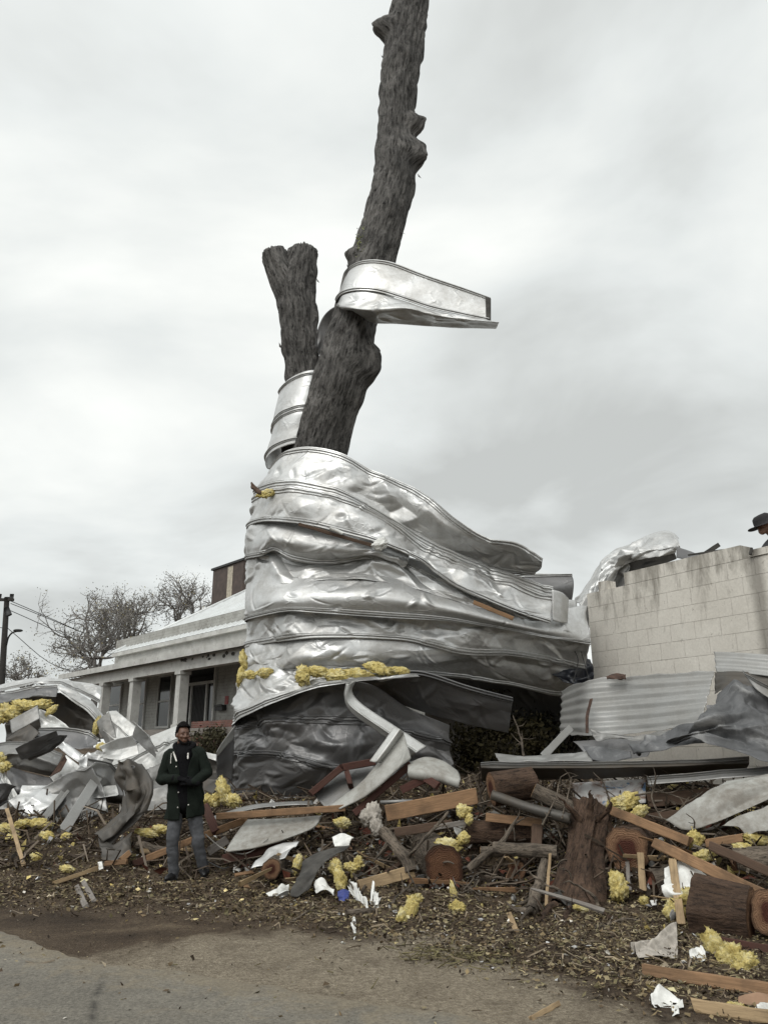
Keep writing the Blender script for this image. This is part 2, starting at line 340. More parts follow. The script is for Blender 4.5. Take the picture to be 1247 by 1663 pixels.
# ------------------------------------------------------------------ builders
def PG(px, py, Y, lift=0.03):               # like P, but never under the soil
    p = P(px, py, Y)
    return G(px, py, lift) if p[2] < hgt(p[0], p[1])+lift and Y < 13 else p
def toW(r): return np.array([q if isinstance(q, np.ndarray) else PG(*q, .015) for q in r], float)
def orient_out(N, Pm):
    s = np.sign(np.median(np.einsum('ij,ij->i', N.reshape(-1, 3), (CAM-Pm.reshape(-1, 3)))))
    return N*(s if s else 1)
def sheet(name, rails, mat, label=None, cat='metal sheet', res=0.03, amp=0.05, scale=0.6, seed=1, seams=(), bulge=0.0, th=0.004, group=None,
          parent=None, lin=False, jag=0.0, wave=None, edge=0.25, pin=(), part_label=None, sm=None, seamw=0.10, straight=False, dents=None):
    rails = [toW(r) for r in rails]
    Ls = [resample(r, 4)[1] for r in rails]; nu = max(5, int(max(Ls)/res)+1)
    R = np.stack([resample(r, nu, not straight)[0] for r in rails])                  # rails x nu x 3
    Wd = np.linalg.norm(np.diff(R, axis=0), axis=2).max(1).sum(); nv = max(4, int(Wd/res)+1)
    k = len(rails); tv = np.linspace(0, k-1, nv)
    if k > 2 and not lin: S = np.stack([catmull(R[:, i], tv) for i in range(nu)])
    else: S = np.stack([np.stack([np.interp(tv, range(k), R[:, i, c]) for c in range(3)], 1) for i in range(nu)])
    def normals(S): return nrm(np.cross(np.gradient(S, axis=0), np.gradient(S, axis=1)))
    N = orient_out(normals(S), S)
    u = np.linspace(0, np.mean(Ls), nu)[:, None]*np.ones((1, nv)); v = np.linspace(0, Wd, nv)[None]*np.ones((nu, 1))
    x = np.linspace(0, 1, nv)[None]
    win = np.minimum(1, edge+(1-edge)*np.minimum(x, 1-x)*4)                            # creases fade towards the stiff seams
    d = amp*crumple(u/scale, v/scale, seed)*win + bulge*np.sin(np.pi*x)
    if wave: d = d+wave[0]*(np.abs(((v/wave[1]) % 1)-0.5)*2)**wave[2] if len(wave) > 2 else d+wave[0]*np.sin(v/wave[1]*2*np.pi)
    if dents is None: dents = 0 if amp < .015 else min(11.0, 90*amp)
    rs = np.random.RandomState(seed+77)
    for q in range(int(dents*np.mean(Ls)*Wd)):              # pinched creases: sharp crested little folds
        L = rs.uniform(.10, .38); w_ = rs.uniform(.03, .10); hq = w_*rs.uniform(.22, .5)*rs.choice([-1, 1]); a0 = rs.choice([rs.uniform(-.5, .5), rs.uniform(.5, 1.3), rs.uniform(-1.3, -.5)])
        du = u-rs.uniform(0, np.mean(Ls)); dv = v-rs.uniform(.12, .88)*Wd; al = (du*math.cos(a0)+dv*math.sin(a0))/L; ac = (-du*math.sin(a0)+dv*math.cos(a0)+.15*L*al*al)/w_
        d = d+hq*np.maximum(0, 1-np.abs(ac)*(1+.5*np.abs(al)))*np.maximum(0, 1-al*al)*np.minimum(1, win+.2)
    S = S+N*d[..., None]
    if jag:
        T = nrm(np.gradient(S, axis=1)); j0 = jag*(0.5+0.5*fbm(u[:, :1]*5, u[:, :1]*0+seed, seed+3)); w0 = np.clip(1-x*6, 0, 1); w1 = np.clip(1-(1-x)*6, 0, 1)
        S = S+T*(w0*j0-w1*(jag*(0.5+0.5*fbm(u[:, :1]*5+40, u[:, :1]*0, seed+4))))[..., None]
        Tu = nrm(np.gradient(S, axis=0)); uu = np.linspace(0, 1, nu)[:, None]; e0 = jag*(0.5+0.5*fbm(v[:1]*5, v[:1]*0+seed, seed+8)); e1 = jag*(0.5+0.5*fbm(v[:1]*5+30, v[:1]*0, seed+9))
        S = S+Tu*((np.clip(1-uu*6, 0, 1)*e0)-(np.clip(1-(1-uu)*6, 0, 1)*e1))[..., None]
    N = orient_out(normals(S), S)
    o = obj(name, S.reshape(-1, 3), grid_faces(nu, nv), mat, parent, label, cat if parent is None else None, group, uv=np.stack([u, v], 2).reshape(-1, 2))
    if part_label: o['label'] = part_label
    if th:
        mo = o.modifiers.new('thickness', 'SOLIDIFY'); mo.thickness = th; mo.offset = 0
    for sv in seams:                       # standing seam: a rib profile swept along the sheet
        jc = sv*(nv-1); dj = seamw/2/(Wd/(nv-1)); prof = [(-1, 0.001), (-0.88, 0.016), (-0.62, 0.016), (-0.5, 0.003), (-0.3, 0.004), (-0.2, 0.036), (0.08, 0.036), (0.2, 0.004), (0.45, 0.003), (0.56, 0.018), (0.85, 0.018), (1, 0.001)]
        rows = []
        for (q, hh) in prof:
            jj = np.clip(jc+q*dj, 0, nv-1); a = int(np.floor(jj)); b = min(a+1, nv-1); f = jj-a
            pt = S[:, a]*(1-f)+S[:, b]*f; nn = nrm(N[:, a]*(1-f)+N[:, b]*f); over = (jc+q*dj)-jj
            tv_ = nrm(S[:, -1]-S[:, 0]); rows.append(pt+nn*(hh+0.005)+tv_*(over*Wd/(nv-1)))
        Q = np.stack(rows, 1); ns = len(prof)
        so = obj('seam', Q.reshape(-1, 3), grid_faces(nu, ns), sm or mat, o, uv=np.zeros((nu*ns, 2)), smooth=False)
    return o
def sheet4(name, pts, mat, label, **k):     # four corners a b (top) d c (bottom)
    a, b, c, d = pts
    return sheet(name, [[a, b], [d, c]], mat, label, **k)
def plank(label, a, b, w, t, mat='lumber', name='plank', cat='plank', roll=0.0, parent=None, seed=None, group=None, taper=0.0):
    a = PG(*a, t*.4) if not isinstance(a, np.ndarray) else a; b = PG(*b, t*.4) if not isinstance(b, np.ndarray) else b
    rs = np.random.RandomState(seed if seed is not None else abs(hash((round(a[0], 3), round(b[2], 3)))) % 99999)
    ax = b-a; L = np.linalg.norm(ax); ax = ax/L; view = CAM-(a+b)/2
    n = view-ax*np.dot(view, ax); n /= np.linalg.norm(n); s = np.cross(ax, n)
    cr, sr = math.cos(roll), math.sin(roll); n, s = n*cr+s*sr, s*cr-n*sr
    k = max(6, int(L/0.12)); V = []; U = []; ch = min(w, t)*0.09
    prof = [(-w/2+ch, -t/2), (w/2-ch, -t/2), (w/2, -t/2+ch), (w/2, t/2-ch), (w/2-ch, t/2), (-w/2+ch, t/2), (-w/2, t/2-ch), (-w/2, -t/2+ch)]
    ph = rs.rand()*9; je = rs.randn(2, 8)*0.02
    for i in range(k):
        f = i/(k-1); bend = 0.012*L*math.sin(f*math.pi)*(rs.rand(1)[0]*0.1+math.sin(ph))
        for j, (x, y) in enumerate(prof):
            e = 0.0
            if i == 0: e = abs(je[0, j])
            if i == k-1: e = -abs(je[1, j])
            sc = 1-taper*f
            V.append(a+ax*(f*L+e)+s*(x*sc+0.002*rs.randn())+n*(y*sc+bend)); U.append((f*L+ph, (x+y)*1.0+ph))
    F = []
    for i in range(k-1):
        for j in range(8): q = (j+1) % 8; F.append((i*8+j, i*8+q, (i+1)*8+q, (i+1)*8+j))
    F.append(tuple(range(8))[::-1]); F.append(tuple((k-1)*8+j for j in range(8)))
    return obj(name, V, F, M[mat], parent, label, cat if parent is None else None, group, smooth=False, uv=U)
def log(label, a, b, r0, r1, bark='barkred', cut='cutred', ends=(1, 1), name='log', cat='log', seed=3, rough=0.10, squash=1.0, bend=0.0):
    a = P(*a) if not isinstance(a, np.ndarray) else a; b = P(*b) if not isinstance(b, np.ndarray) else b
    mid = (a+b)/2+np.array([0, 0, bend])
    V, F, U, D, path, T = tubeg([a, mid, b], [r0, (r0+r1)/2, r1], 44, step=max(0.02, r0*0.12), uvs=True)
    n = len(path); rr = np.repeat(np.linspace(r0, r1, n), 45)
    ang = np.arctan2(np.sin(U[:, 0]/U[:, 0].max()*2*np.pi), np.cos(U[:, 0]/U[:, 0].max()*2*np.pi))
    Q = np.stack([np.cos(ang)*1.6, np.sin(ang)*1.6, U[:, 1]*1.2/max(r0, .03)*0.25], 1)
    Q2 = np.stack([np.cos(ang)*6, np.sin(ang)*6, U[:, 1]/max(r0, .03)*0.5], 1)
    V = V+D*(rr*(rough*1.3*vn3(Q, seed)+rough*0.55*vn3(Q2, seed+1)))[:, None]
    o = obj(name, V, F, M[bark], None, label, cat, uv=U)
    for e in (0, 1):
        if not ends[e]: continue
        ring = V[e*(n-1)*45:e*(n-1)*45+44]; c = ring.mean(0); t = T[0]*-1 if e == 0 else T[-1]
        R_ = [c+t*0.006]; UU = [(0, 0)]; FF = []
        for q, f in enumerate((0.25, 0.5, 0.75, 1.0)):
            for j in range(44):
                R_.append(c+(ring[j]-c)*f+t*(0.006 if f < 1 else 0.0)); UU.append((f*math.cos(j/44*2*math.pi), f*math.sin(j/44*2*math.pi)))
        for j in range(44): FF.append((0, 1+j, 1+(j+1) % 44))
        for q in range(3):
            for j in range(44): k = (j+1) % 44; FF.append((1+q*44+j, 1+(q+1)*44+j, 1+(q+1)*44+k, 1+q*44+k))
        obj('cut_end', R_, FF, M[cut], o, uv=UU, smooth=False)
    return o
def branch(label, pts, r0, r1, mat='barkgrey', seed=1, name='branch', cat='branch', twigs=0, jit=0.25, group=None, parent=None):
    pts = toW(pts); rs = np.random.RandomState(seed); mb = MB()
    def add(p, a, b, segs=8):
        p = np.asarray(p); q = p.copy(); q[1:-1] += rs.randn(len(p)-2, 3)*jit*a if len(p) > 2 else 0
        V, F, U, D, _, _ = tubeg(q, np.linspace(a, b, len(q)), segs, step=max(0.02, a*1.2))
        V = V+D*(a*0.18*vn3(V*6/max(a*8, .1), seed))[:, None]; mb.add(V, F, U); return q
    d = resample(pts, max(5, 2*len(pts)))[0]; q = add(d, r0, r1)
    L = np.linalg.norm(pts[-1]-pts[0])
    for i in range(twigs):
        s = q[rs.randint(1, len(q))]; dr = nrm(nrm(pts[-1]-pts[0])*0.7+rs.randn(3)*0.7); l = L*rs.uniform(0.15, 0.45)
        e1 = s+dr*l*0.5+rs.randn(3)*l*0.08; add([s, e1, e1+(dr+rs.randn(3)*0.35)*l*0.5], r1*0.7+0.002, 0.003, 5)
    return mb.build(name, M[mat], parent, label=label, cat=cat if parent is None else None, group=group)
def ico(n):
    import bmesh
    b = bmesh.new(); bmesh.ops.create_icosphere(b, subdivisions=n, radius=1); b.verts.ensure_lookup_table()
    V = np.array([v.co[:] for v in b.verts]); F = [tuple(v.index for v in f.verts) for f in b.faces]; b.free(); return V, F
ICO = {n: ico(n) for n in (2, 3, 4, 5)}
def fluffg(c, size, seed, rot=None, det=4):
    V, F = ICO[det]; rs = np.random.RandomState(seed); s = np.array(size, float)
    d = 1+0.28*fb3(V*1.4+seed*3.1, seed, 2, 0.5)+0.30*(np.abs(fb3(V*3.2+seed, seed+9, 3, 0.6))-0.25)+0.20*fb3(V*9+seed, seed+19, 3, 0.75)
    Q = V*s*d[:, None]
    if rot is not None:
        cr, sr = math.cos(rot), math.sin(rot); Q = np.stack([Q[:, 0]*cr-Q[:, 2]*sr, Q[:, 1], Q[:, 0]*sr+Q[:, 2]*cr], 1)
    return Q+np.asarray(c), F
def fluff(label, pieces, seed, name='insulation_tuft', cat='insulation', mat='insul', group=None, det=4, parent=None, flakes=1100):
    mb = MB(); rs = np.random.RandomState(seed)          # pieces: (px, py, Y, half width px, half height px, rot)
    for i, (px, py, Y, a, b, r) in enumerate(pieces):
        c = PG(px, py, Y); k = pw(1, px, py, Y)
        V, F = fluffg(c, (a*k, min(a, b)*k*0.75, b*k), seed+i*7, -r, det); mb.add(V, F)
        m = flakes; idx = rs.randint(0, len(V), m); dr = nrm(V[idx]-c+rs.randn(m, 3)*0.05); s = V[idx]-dr*0.01; l = min(a, b)*k*rs.uniform(0.06, 0.24, m)[:, None]
        sd_ = nrm(np.cross(dr, rs.randn(m, 3)))*min(a, b)*k*0.045
        T = np.concatenate([s-sd_*rs.uniform(.3, 3, (m, 1)), s+sd_*rs.uniform(.3, 3, (m, 1)), s+(dr*.3+rs.randn(m, 3)*0.6)*l], 0); mb.add(T, [(j, j+m, j+2*m) for j in range(m)])
    return mb.build(name, M[mat], parent, label=label, cat=cat if parent is None else None, group=group)
def leafcards(C, size, rs, asp=0.5):        # C: points; random little diamond leaves
    n = len(C); a = nrm(rs.randn(n, 3)); b = nrm(np.cross(a, rs.randn(n, 3))); s = (np.asarray(size)*np.ones(n))[:, None]
    V = np.stack([C-a*s, C+b*s*asp, C+a*s, C-b*s*asp], 1).reshape(-1, 3)
    return V, np.arange(4*n).reshape(n, 4)
def graffiti():
    m = MT('stained board with blue paint', 0.7); v = m.pos(); n = m.noise(v, 6, 6, 0.65, 1.0); b = m.noise(v, 5.0, 3, 0.5, 1.2)
    c = m.ramp(n, (0.35, (0.16, 0.10, 0.07)), (0.5, (0.38, 0.37, 0.36)), (0.7, (0.52, 0.52, 0.51))); m.set('Base Color', m.mixc(m.ramp(b, (0.60, 0.0), (0.64, 0.85)), c, (0.05, 0.12, 0.22))); return m.m
M['graffiti'] = graffiti()

# ================================================================== ground
def hgt(X, Y):
    X = np.asarray(X, float); Y = np.asarray(Y, float)
    xs = [-9, -3.6, -2.7, -1.8, 0, 1.2, 2.2, 3.2, 4.2, 9]
    y0 = np.interp(X, xs, [10.4, 10.3, 10.6, 10.2, 9.8, 9.55, 8.9, 7.9, 7.0, 6.4])
    H = np.interp(X, xs, [0.5, 0.5, 0.55, 0.75, 0.95, 1.0, 1.0, 0.95, 0.9, 0.9])
    Ln = np.interp(X, xs, [3.4, 3.4, 3.2, 3.0, 2.6, 2.6, 2.8, 3.4, 3.6, 3.6])
    r = sstep((Y-y0)/Ln)*H
    r = r + sstep((Y-16)/14)*(1.0-0.0*H)
    # loose soil in front of the heap
    soil = np.clip((Y-np.interp(X, xs, [8.9, 8.8, 8.7, 8.6, 8.5, 8.1, 7.6, 6.5, 5.9, 5.5]))/0.9, 0, 1)
    rough = soil*(0.035*fbm(X*1.1, Y*1.1, 11, 4)+0.03*fbm(X*4, Y*4, 15, 4, 0.6)) + np.clip((r-0.03)*3, 0, 1)*0.11*fbm(X*1.6+4, Y*1.6, 21, 4)
    return r + np.where(Y < 16, rough, 0) + 0.008*fbm(X*0.7, Y*0.7, 31, 3)*np.where(Y < 12, 1, 0) + soil*0.03
def G(px, py, lift=0.0):                    # where a view ray meets the ground
    d = ray(px, py); t = np.linspace(3, 24, 1600); X = d[0]*t; Y = d[1]*t; Z = CAMZ+d[2]*t
    k = np.argmax(Z <= hgt(X, Y)+lift)
    return np.array([X[k], Y[k], Z[k]])
def dirt():
    m = MT('dirt and mud', 0.95, 0, 0.2); v = m.pos(); n = m.noise(v, 1.1, 8, 0.66, 0.6); f = m.noise(v, 24, 6, 0.7); g = m.voro(v, 55)
    c = m.ramp(m.math('ADD', m.math('MULTIPLY', n, 0.6), m.math('MULTIPLY', f, 0.4)), (0.36, (0.030, 0.021, 0.014)), (0.5, (0.072, 0.052, 0.035)), (0.62, (0.135, 0.104, 0.07)))
    sx = m.n('ShaderNodeSeparateXYZ'); m.link(v, sx.inputs[0])
    # pale sandy verge beside the road, wet brown soil under the heap
    e = m.math('ADD', m.math('SUBTRACT', 8.15, sx.outputs[1]), m.math('MULTIPLY', m.math('SUBTRACT', n, 0.5), 2.6))
    e2 = m.math('SUBTRACT', e, m.math('MULTIPLY', m.math('MAXIMUM', m.math('SUBTRACT', sx.outputs[0], 0.3), 0.0), 1.5))
    e3 = m.math('SUBTRACT', e2, m.math('MULTIPLY', m.math('MAXIMUM', m.math('SUBTRACT', -1.2, sx.outputs[0]), 0.0), 0.75))
    k = m.ramp(e3, (0.1, 0.0), (0.8, 1.0))
    sand = m.ramp(m.math('ADD', m.math('MULTIPLY', f, .5), m.math('MULTIPLY', m.noise(v, 110, 4, .7), .5)), (0.38, (0.12, 0.10, 0.073)), (0.5, (0.235, 0.20, 0.148)), (0.62, (0.38, 0.335, 0.26)))
    sand = m.mixc(m.ramp(m.noise(v, 2.3, 7, .7, .5), (0.46, 0.0), (0.66, 0.5)), sand, (0.085, 0.066, 0.047))
    m.set('Base Color', m.mixc(m.math('MULTIPLY', k, 0.85), c, sand))
    m.bump(m.math('ADD', f, m.math('MULTIPLY', g, 0.5)), 0.03, 0.9); return m.m
M['dirt'] = dirt()
def ground():
    xs = np.concatenate([np.linspace(-600, -60, 12), np.linspace(-50, -9, 30), np.arange(-8, 8.01, 0.035), np.linspace(9, 50, 30), np.linspace(60, 600, 12)])
    ys = np.concatenate([np.linspace(-300, -20, 8), np.linspace(-15, 4.5, 14), np.arange(5, 14.5, 0.04), np.linspace(14.8, 45, 70), np.linspace(55, 900, 20)])
    X, Y = np.meshgrid(xs, ys, indexing='ij'); V = np.stack([X, Y, hgt(X, Y)], 2).reshape(-1, 3)
    obj('ground', V, grid_faces(len(xs), len(ys)), M['dirt'], kind='structure', origin=(0, 0, 0))
ground()
def asphalt():
    m = MT('dusty asphalt', 0.85, 0, 0.3); v = m.pos(); n = m.noise(v, 0.9, 7, 0.62, 0.5); f = m.noise(v, 42, 6, 0.8); s = m.voro(v, 75)
    c = m.ramp(n, (0.3, (0.105, 0.096, 0.080)), (0.7, (0.185, 0.170, 0.140)))
    c = m.mixc(1.0, c, m.ramp(f, (0.36, 0.55), (0.64, 1.4)), 'MULTIPLY')
    c = m.mixc(m.ramp(s, (0.05, 0.5), (0.16, 0.0)), c, (0.27, 0.25, 0.21))
    d = m.noise(v, 3.2, 6, 0.68, 0.9); c = m.mixc(m.ramp(d, (0.55, 0.0), (0.72, 0.45)), c, (0.20, 0.168, 0.12))
    cr = m.voro(m.mixc(0.12, v, m.n('ShaderNodeTexNoise').outputs[1]), 0.42, 'DISTANCE_TO_EDGE'); ck = m.ramp(cr, (0.0, 1.0), (0.010, 0.0))
    c = m.mixc(m.math('MULTIPLY', ck, m.ramp(d, (0.42, 0.0), (0.55, 0.85))), c, (0.03, 0.028, 0.024))
    ux = m.n('ShaderNodeSeparateXYZ'); m.link(m.vec('UV'), ux.inputs[0]); e = m.math('SUBTRACT', ux.outputs[0], m.math('MULTIPLY', m.math('SUBTRACT', d, 0.44), 2.2))
    sand = m.ramp(f, (0.3, (0.10, 0.083, 0.06)), (0.7, (0.26, 0.225, 0.165))); c = m.mixc(m.ramp(e, (0.0, 0.9), (0.5, 0.0)), c, sand)
    m.set('Base Color', c); m.bump(m.math('ADD', f, m.math('MULTIPLY', s, 0.6)), 0.006, 0.7); return m.m
M['asphalt'] = asphalt()
def road():
    edge = [G(-260, 1490)[:2], G(-60, 1500)[:2], G(0, 1508)[:2], G(90, 1530)[:2], G(180, 1557)[:2], G(290, 1572)[:2], G(420, 1590)[:2], G(560, 1618)[:2], G(720, 1640)[:2], G(900, 1675)[:2], np.array([3.2, 4.7]), np.array([9, 3.5])]
    E = resample([np.array([*q, 0]) for q in [np.array([-60, 11.5])]+edge+[np.array([60, 0.0])]], 2400, False)[0]
    E = E+np.stack([0*E[:, 0], 0.10*fbm(E[:, 0]*2.2, E[:, 0]*0, 71, 5, 0.6)-0.03, 0*E[:, 0]], 1)
    V = []; ss = np.array([0, 0.15, 0.4, 0.8, 1.5, 2.5, 5, 9.0])
    for p in E:
        for s in ss: V.append((p[0], p[1]-s, 0.0))
    V = np.array(V); V[:, 2] = hgt(V[:, 0], V[:, 1])+np.where(np.tile(ss, len(E)) == 0, -0.012, 0.012)
    obj('road', V, grid_faces(len(E), len(ss)), M['asphalt'], kind='structure', origin=(0, 6, 0), uv=np.stack([np.tile(ss, len(E)), np.repeat(E[:, 0], len(ss))], 1))
road()

# ================================================================== the tree
def limb_tube(pts, bumps, seed, capend=True):      # pts: (px, py, width px, Y)
    c = [P(x, y, Y) for x, y, w, Y in pts]; r = [pw(w/2, x, y, Y) for x, y, w, Y in pts]
    V, F, U, D, path, T = tubeg(c, r, 72, step=0.05, uvs=True)
    n = len(path); ang = np.repeat(np.linspace(0, 2*np.pi, 73)[None], n, 0).ravel(); rr = np.repeat(np.interp(np.linspace(0, 1, n), np.linspace(0, 1, len(r)), r), 73)
    Ln = U[:, 1]
    Q = np.stack([np.cos(ang)*1.3, np.sin(ang)*1.3, Ln*0.45], 1); Q2 = np.stack([np.cos(ang)*5.5, np.sin(ang)*5.5, Ln*1.3], 1); Q3 = np.stack([np.cos(ang)*11, np.sin(ang)*11, Ln*4.0], 1)
    d = rr*(0.11*vn3(Q, seed))+0.075*np.abs(vn3(Q2, seed+1))+0.035*vn3(Q3, seed+2)
    V2 = V+D*d[:, None]
    for (x, y, Y, rad, hh) in bumps:
        b = P(x, y, Y); R0 = pw(rad, x, y, Y); q = np.linalg.norm((V-b), axis=1)/R0; g = np.exp(-q**4*0.9)
        dr = nrm(b-path[np.argmin(np.linalg.norm(path-b, axis=1))]); V2 = V2+dr*(g*pw(hh, x, y, Y)*(1+0.25*vn3(V*5, seed+5)))[:, None]
    if capend:
        ring = V2[:73]; cc = ring[:72].mean(0)-T[0]*0.03; k = len(V2); V2 = np.concatenate([V2, [cc]]); U = np.concatenate([U, [[0, 0]]])
        F = F+[(k, j, j+1) for j in range(72)]
    return V2, F, U
def tree():
    root = empty('broken_tree', (-1.75, 13.4, 0.9), 'tall stripped tree trunk with two broken limbs, wrapped in silver roofing sheets', 'tree')
    A = [(670, -45, 52, 13.5), (668, 0, 53, 13.5), (660, 40, 54, 13.5), (652, 100, 55, 13.45), (646, 170, 50, 13.4), (644, 220, 54, 13.4), (640, 290, 62, 13.35), (626, 350, 64, 13.3), (612, 400, 64, 13.3),
         (600, 440, 66, 13.3), (588, 480, 66, 13.3), (576, 520, 66, 13.3), (562, 570, 74, 13.3), (549, 625, 84, 13.3), (535, 665, 83, 13.4), (515, 735, 81, 13.55), (500, 800, 84, 13.65), (494, 900, 86, 13.7), (490, 1020, 96, 13.65), (484, 1150, 108, 13.7), (478, 1330, 120, 13.75)]
    bA = [(633, 48, 13.4, 17, 22), (668, 203, 13.3, 17, 17), (670, 252, 13.3, 24, 20), (583, 420, 13.2, 14, 14), (596, 590, 13.2, 32, 20), (664, 75, 13.0, 16, 5), (604, 566, 13.3, 8, 7)]
    V, F, U = limb_tube(A, bA, 41); mb = MB(); mb.add(V, F, U); mb.build('trunk', M['bark'], root)
    B = [(492, 403, 26, 13.9), (492, 409, 38, 13.9), (490, 425, 44, 13.9), (485, 455, 50, 13.9), (482, 480, 55, 13.9), (485, 520, 56, 13.9), (487, 560, 54, 13.9), (491, 600, 50, 13.9), (494, 640, 46, 13.9), (490, 700, 46, 13.95), (482, 770, 52, 14.0), (478, 860, 56, 14.0), (484, 960, 50, 14.0)]
    V, F, U = limb_tube(B, [(505, 412, 13.9, 9, 5), (512, 520, 13.8, 10, 3)], 57); mb = MB(); mb.add(V, F, U)
    Cc = [(443, 408, 22, 13.85), (445, 413, 34, 13.85), (450, 428, 36, 13.85), (459, 450, 38, 13.87), (468, 472, 42, 13.9), (476, 500, 44, 13.9)]
    V, F, U = limb_tube(Cc, [], 63); mb.add(V, F, U); mb.build('limb', M['bark'], root)
    rs = np.random.RandomState(5); mo = MB()                     # moss and lichen caught on the bark
    pts = np.array([P(592+rs.randn()*5-(k > 50)*8, 385+rs.randn()*12+(k > 50)*14, 12.93+rs.rand()*0.05) for k in range(90)])
    V, F = leafcards(pts, rs.uniform(0.012, 0.04, 90), rs); mo.add(V, F); mo.build('moss', simple('pale moss', (0.22, 0.24, 0.10)), root, kind='stuff')
    fl = MB()                                                    # loose bark flakes standing off the outline
    for (x, y, Y) in [(693, 8, 13.5), (692, 22, 13.5), (676, 125, 13.4), (673, 142, 13.4), (622, 92, 13.45), (624, 112, 13.4), (681, 285, 13.3), (661, 337, 13.3), (655, 378, 13.3), (640, 410, 13.3), (566, 432, 13.2), (608, 562, 13.2), (517, 455, 13.8), (456, 560, 13.9), (650, 352, 13.3), (641, 398, 13.3)]:
        b = P(x, y, Y); k = pw(1, x, y, Y); q = rs.uniform(2, 5)
        fl.add([b+[-3*k, 0, q*k], b+[0, .02, 0], b+[(2+rs.rand()*3)*k, 0, -q*k*1.4], b+[-2*k, -.03, -q*k]], [(0, 1, 2, 3)])
    fl.build('bark_flakes', M['bark'], root, smooth=False, kind='stuff')
tree()

# ================================================================== roofing sheets wound round the tree
def DW(t): return np.interp(t, [0, 3, 10, 30, 70, 120, 200, 350, 550], [13.6, 13.45, 13.25, 12.95, 12.70, 12.55, 12.5, 12.5, 12.7])
def wrail(r, back=True):
    x0 = min(q[0] for q in r); w = [P(x, y, DW(x-x0)+dy) for x, y, dy in r]
    if back: w = [w[0]+np.array([1.7, 1.15, 0]), w[0]+np.array([0.75, 1.05, 0]), w[0]+np.array([0.14, 0.5, 0])]+w
    return w
GW = 'roofing sheets wound round the tree'
def wrap(label, rails, mat='silver', seams=(0.03, 0.95), amp=0.055, scale=0.5, seed=1, back=True, **k):
    rails = [[(x, y-7, dy+.06) for x, y, dy in rails[0]]]+rails[1:] if label[:3] != 'top' else rails     # tuck each sheet under the one above
    return sheet('roofing_sheet', [wrail(r, back) for r in rails], M[mat], label, 'roofing sheet', amp=amp*1.25, scale=scale, seed=seed, seams=seams, group=GW, res=0.018, seamw=k.pop('seamw', 0.13), **k)
wrap('topmost sheet of the tree wrap, its long dark tail pointing right',
     [[(440, 768, .15), (452, 748, .15), (470, 735, .12), (500, 729, .12), (550, 738, .15), (600, 765, .18), (680, 800, .08), (740, 845, -.1), (790, 874, -.2), (840, 884, -.25), (881, 908, -.3)],
      [(424, 784, .08), (445, 768, .1), (478, 757, .12), (520, 760, .14), (565, 775, .12), (615, 800, .1), (690, 845, .1), (745, 880, .1), (800, 900, .1), (840, 908, .1), (879, 920, .05)],
      [(418, 802, .05), (440, 790, .05), (475, 786, .02), (530, 795, 0), (560, 805, 0), (640, 853, .15), (720, 896, .3), (800, 925, .35), (840, 930, .3), (866, 932, .25)]], seed=11)
wrap('bright second sheet of the tree wrap, running right to a square cut end',
     [[(414, 804, .02), (440, 793, -.01), (475, 789, -.04), (530, 798, -.05), (560, 808, -.06), (640, 856, .08), (720, 899, .15), (800, 932, .12), (868, 956, .05), (897, 963, .02)],
      [(407, 830, -.04), (434, 818, -.08), (480, 816, -.13), (545, 826, -.14), (590, 842, -.14), (645, 874, -.07), (715, 918, -.0), (800, 957, -.02), (850, 978, -.05), (895, 990, -.05)],
      [(402, 858, -.06), (430, 847, -.12), (490, 851, -.15), (560, 867, -.18), (620, 884, -.2), (680, 910, -.2), (730, 947, -.15), (800, 980, -.15), (850, 999, -.15), (892, 1013, -.15)]], seed=22, seams=(0.02, 0.2, 0.93))
wrap('third sheet of the tree wrap, a dented grey fold bulging below the brown stick',
     [[(401, 859, .02), (430, 851, .05), (490, 856, .05), (560, 873, .05), (620, 889, .04), (665, 907, .04)],
      [(400, 882, -.07), (432, 873, -.1), (480, 882, -.1), (550, 893, -.05), (610, 898, 0), (662, 915, .03)],
      [(400, 908, .0), (424, 902, -.02), (447, 893, .12), (480, 909, .18), (540, 914, .26), (600, 907, .2), (655, 922, .12)]], seed=33, seams=(0.94,), amp=.05)
wrap('fourth sheet of the tree wrap, creased and shadowed just below the bulging fold',
     [[(402, 906, .1), (440, 897, .22), (480, 912, .24), (540, 917, .28), (600, 909, .2), (645, 914, .15), (700, 943, .08), (760, 972, .05), (830, 997, .05), (890, 1016, .05)],
      [(401, 957, .0), (430, 952, .0), (480, 947, -.02), (560, 940, .0), (640, 947, .0), (700, 964, .0), (780, 991, 0), (850, 1018, .03), (925, 1024, .05)]], seed=44, seams=(0.05,), amp=.05)
wrap('fifth sheet of the tree wrap, a smooth bright roll sweeping right',
     [[(401, 955, .02), (430, 950, .03), (480, 945, .02), (560, 938, .06), (640, 945, .06), (700, 962, .06), (780, 985, .08), (860, 1006, .1), (945, 990, .35), (952, 1000, .4)],
      [(398, 985, -.1), (430, 976, -.14), (480, 968, -.19), (560, 965, -.2), (640, 972, -.2), (720, 985, -.15), (800, 1005, -.1), (880, 1022, -.03), (956, 1022, .2)],
      [(400, 1007, -.08), (430, 998, -.13), (470, 991, -.16), (520, 994, -.14), (640, 1002, -.06), (740, 1008, .0), (850, 1026, .05), (958, 1046, .15)]], seed=55, seams=(0.95,), amp=.028, scale=.75)
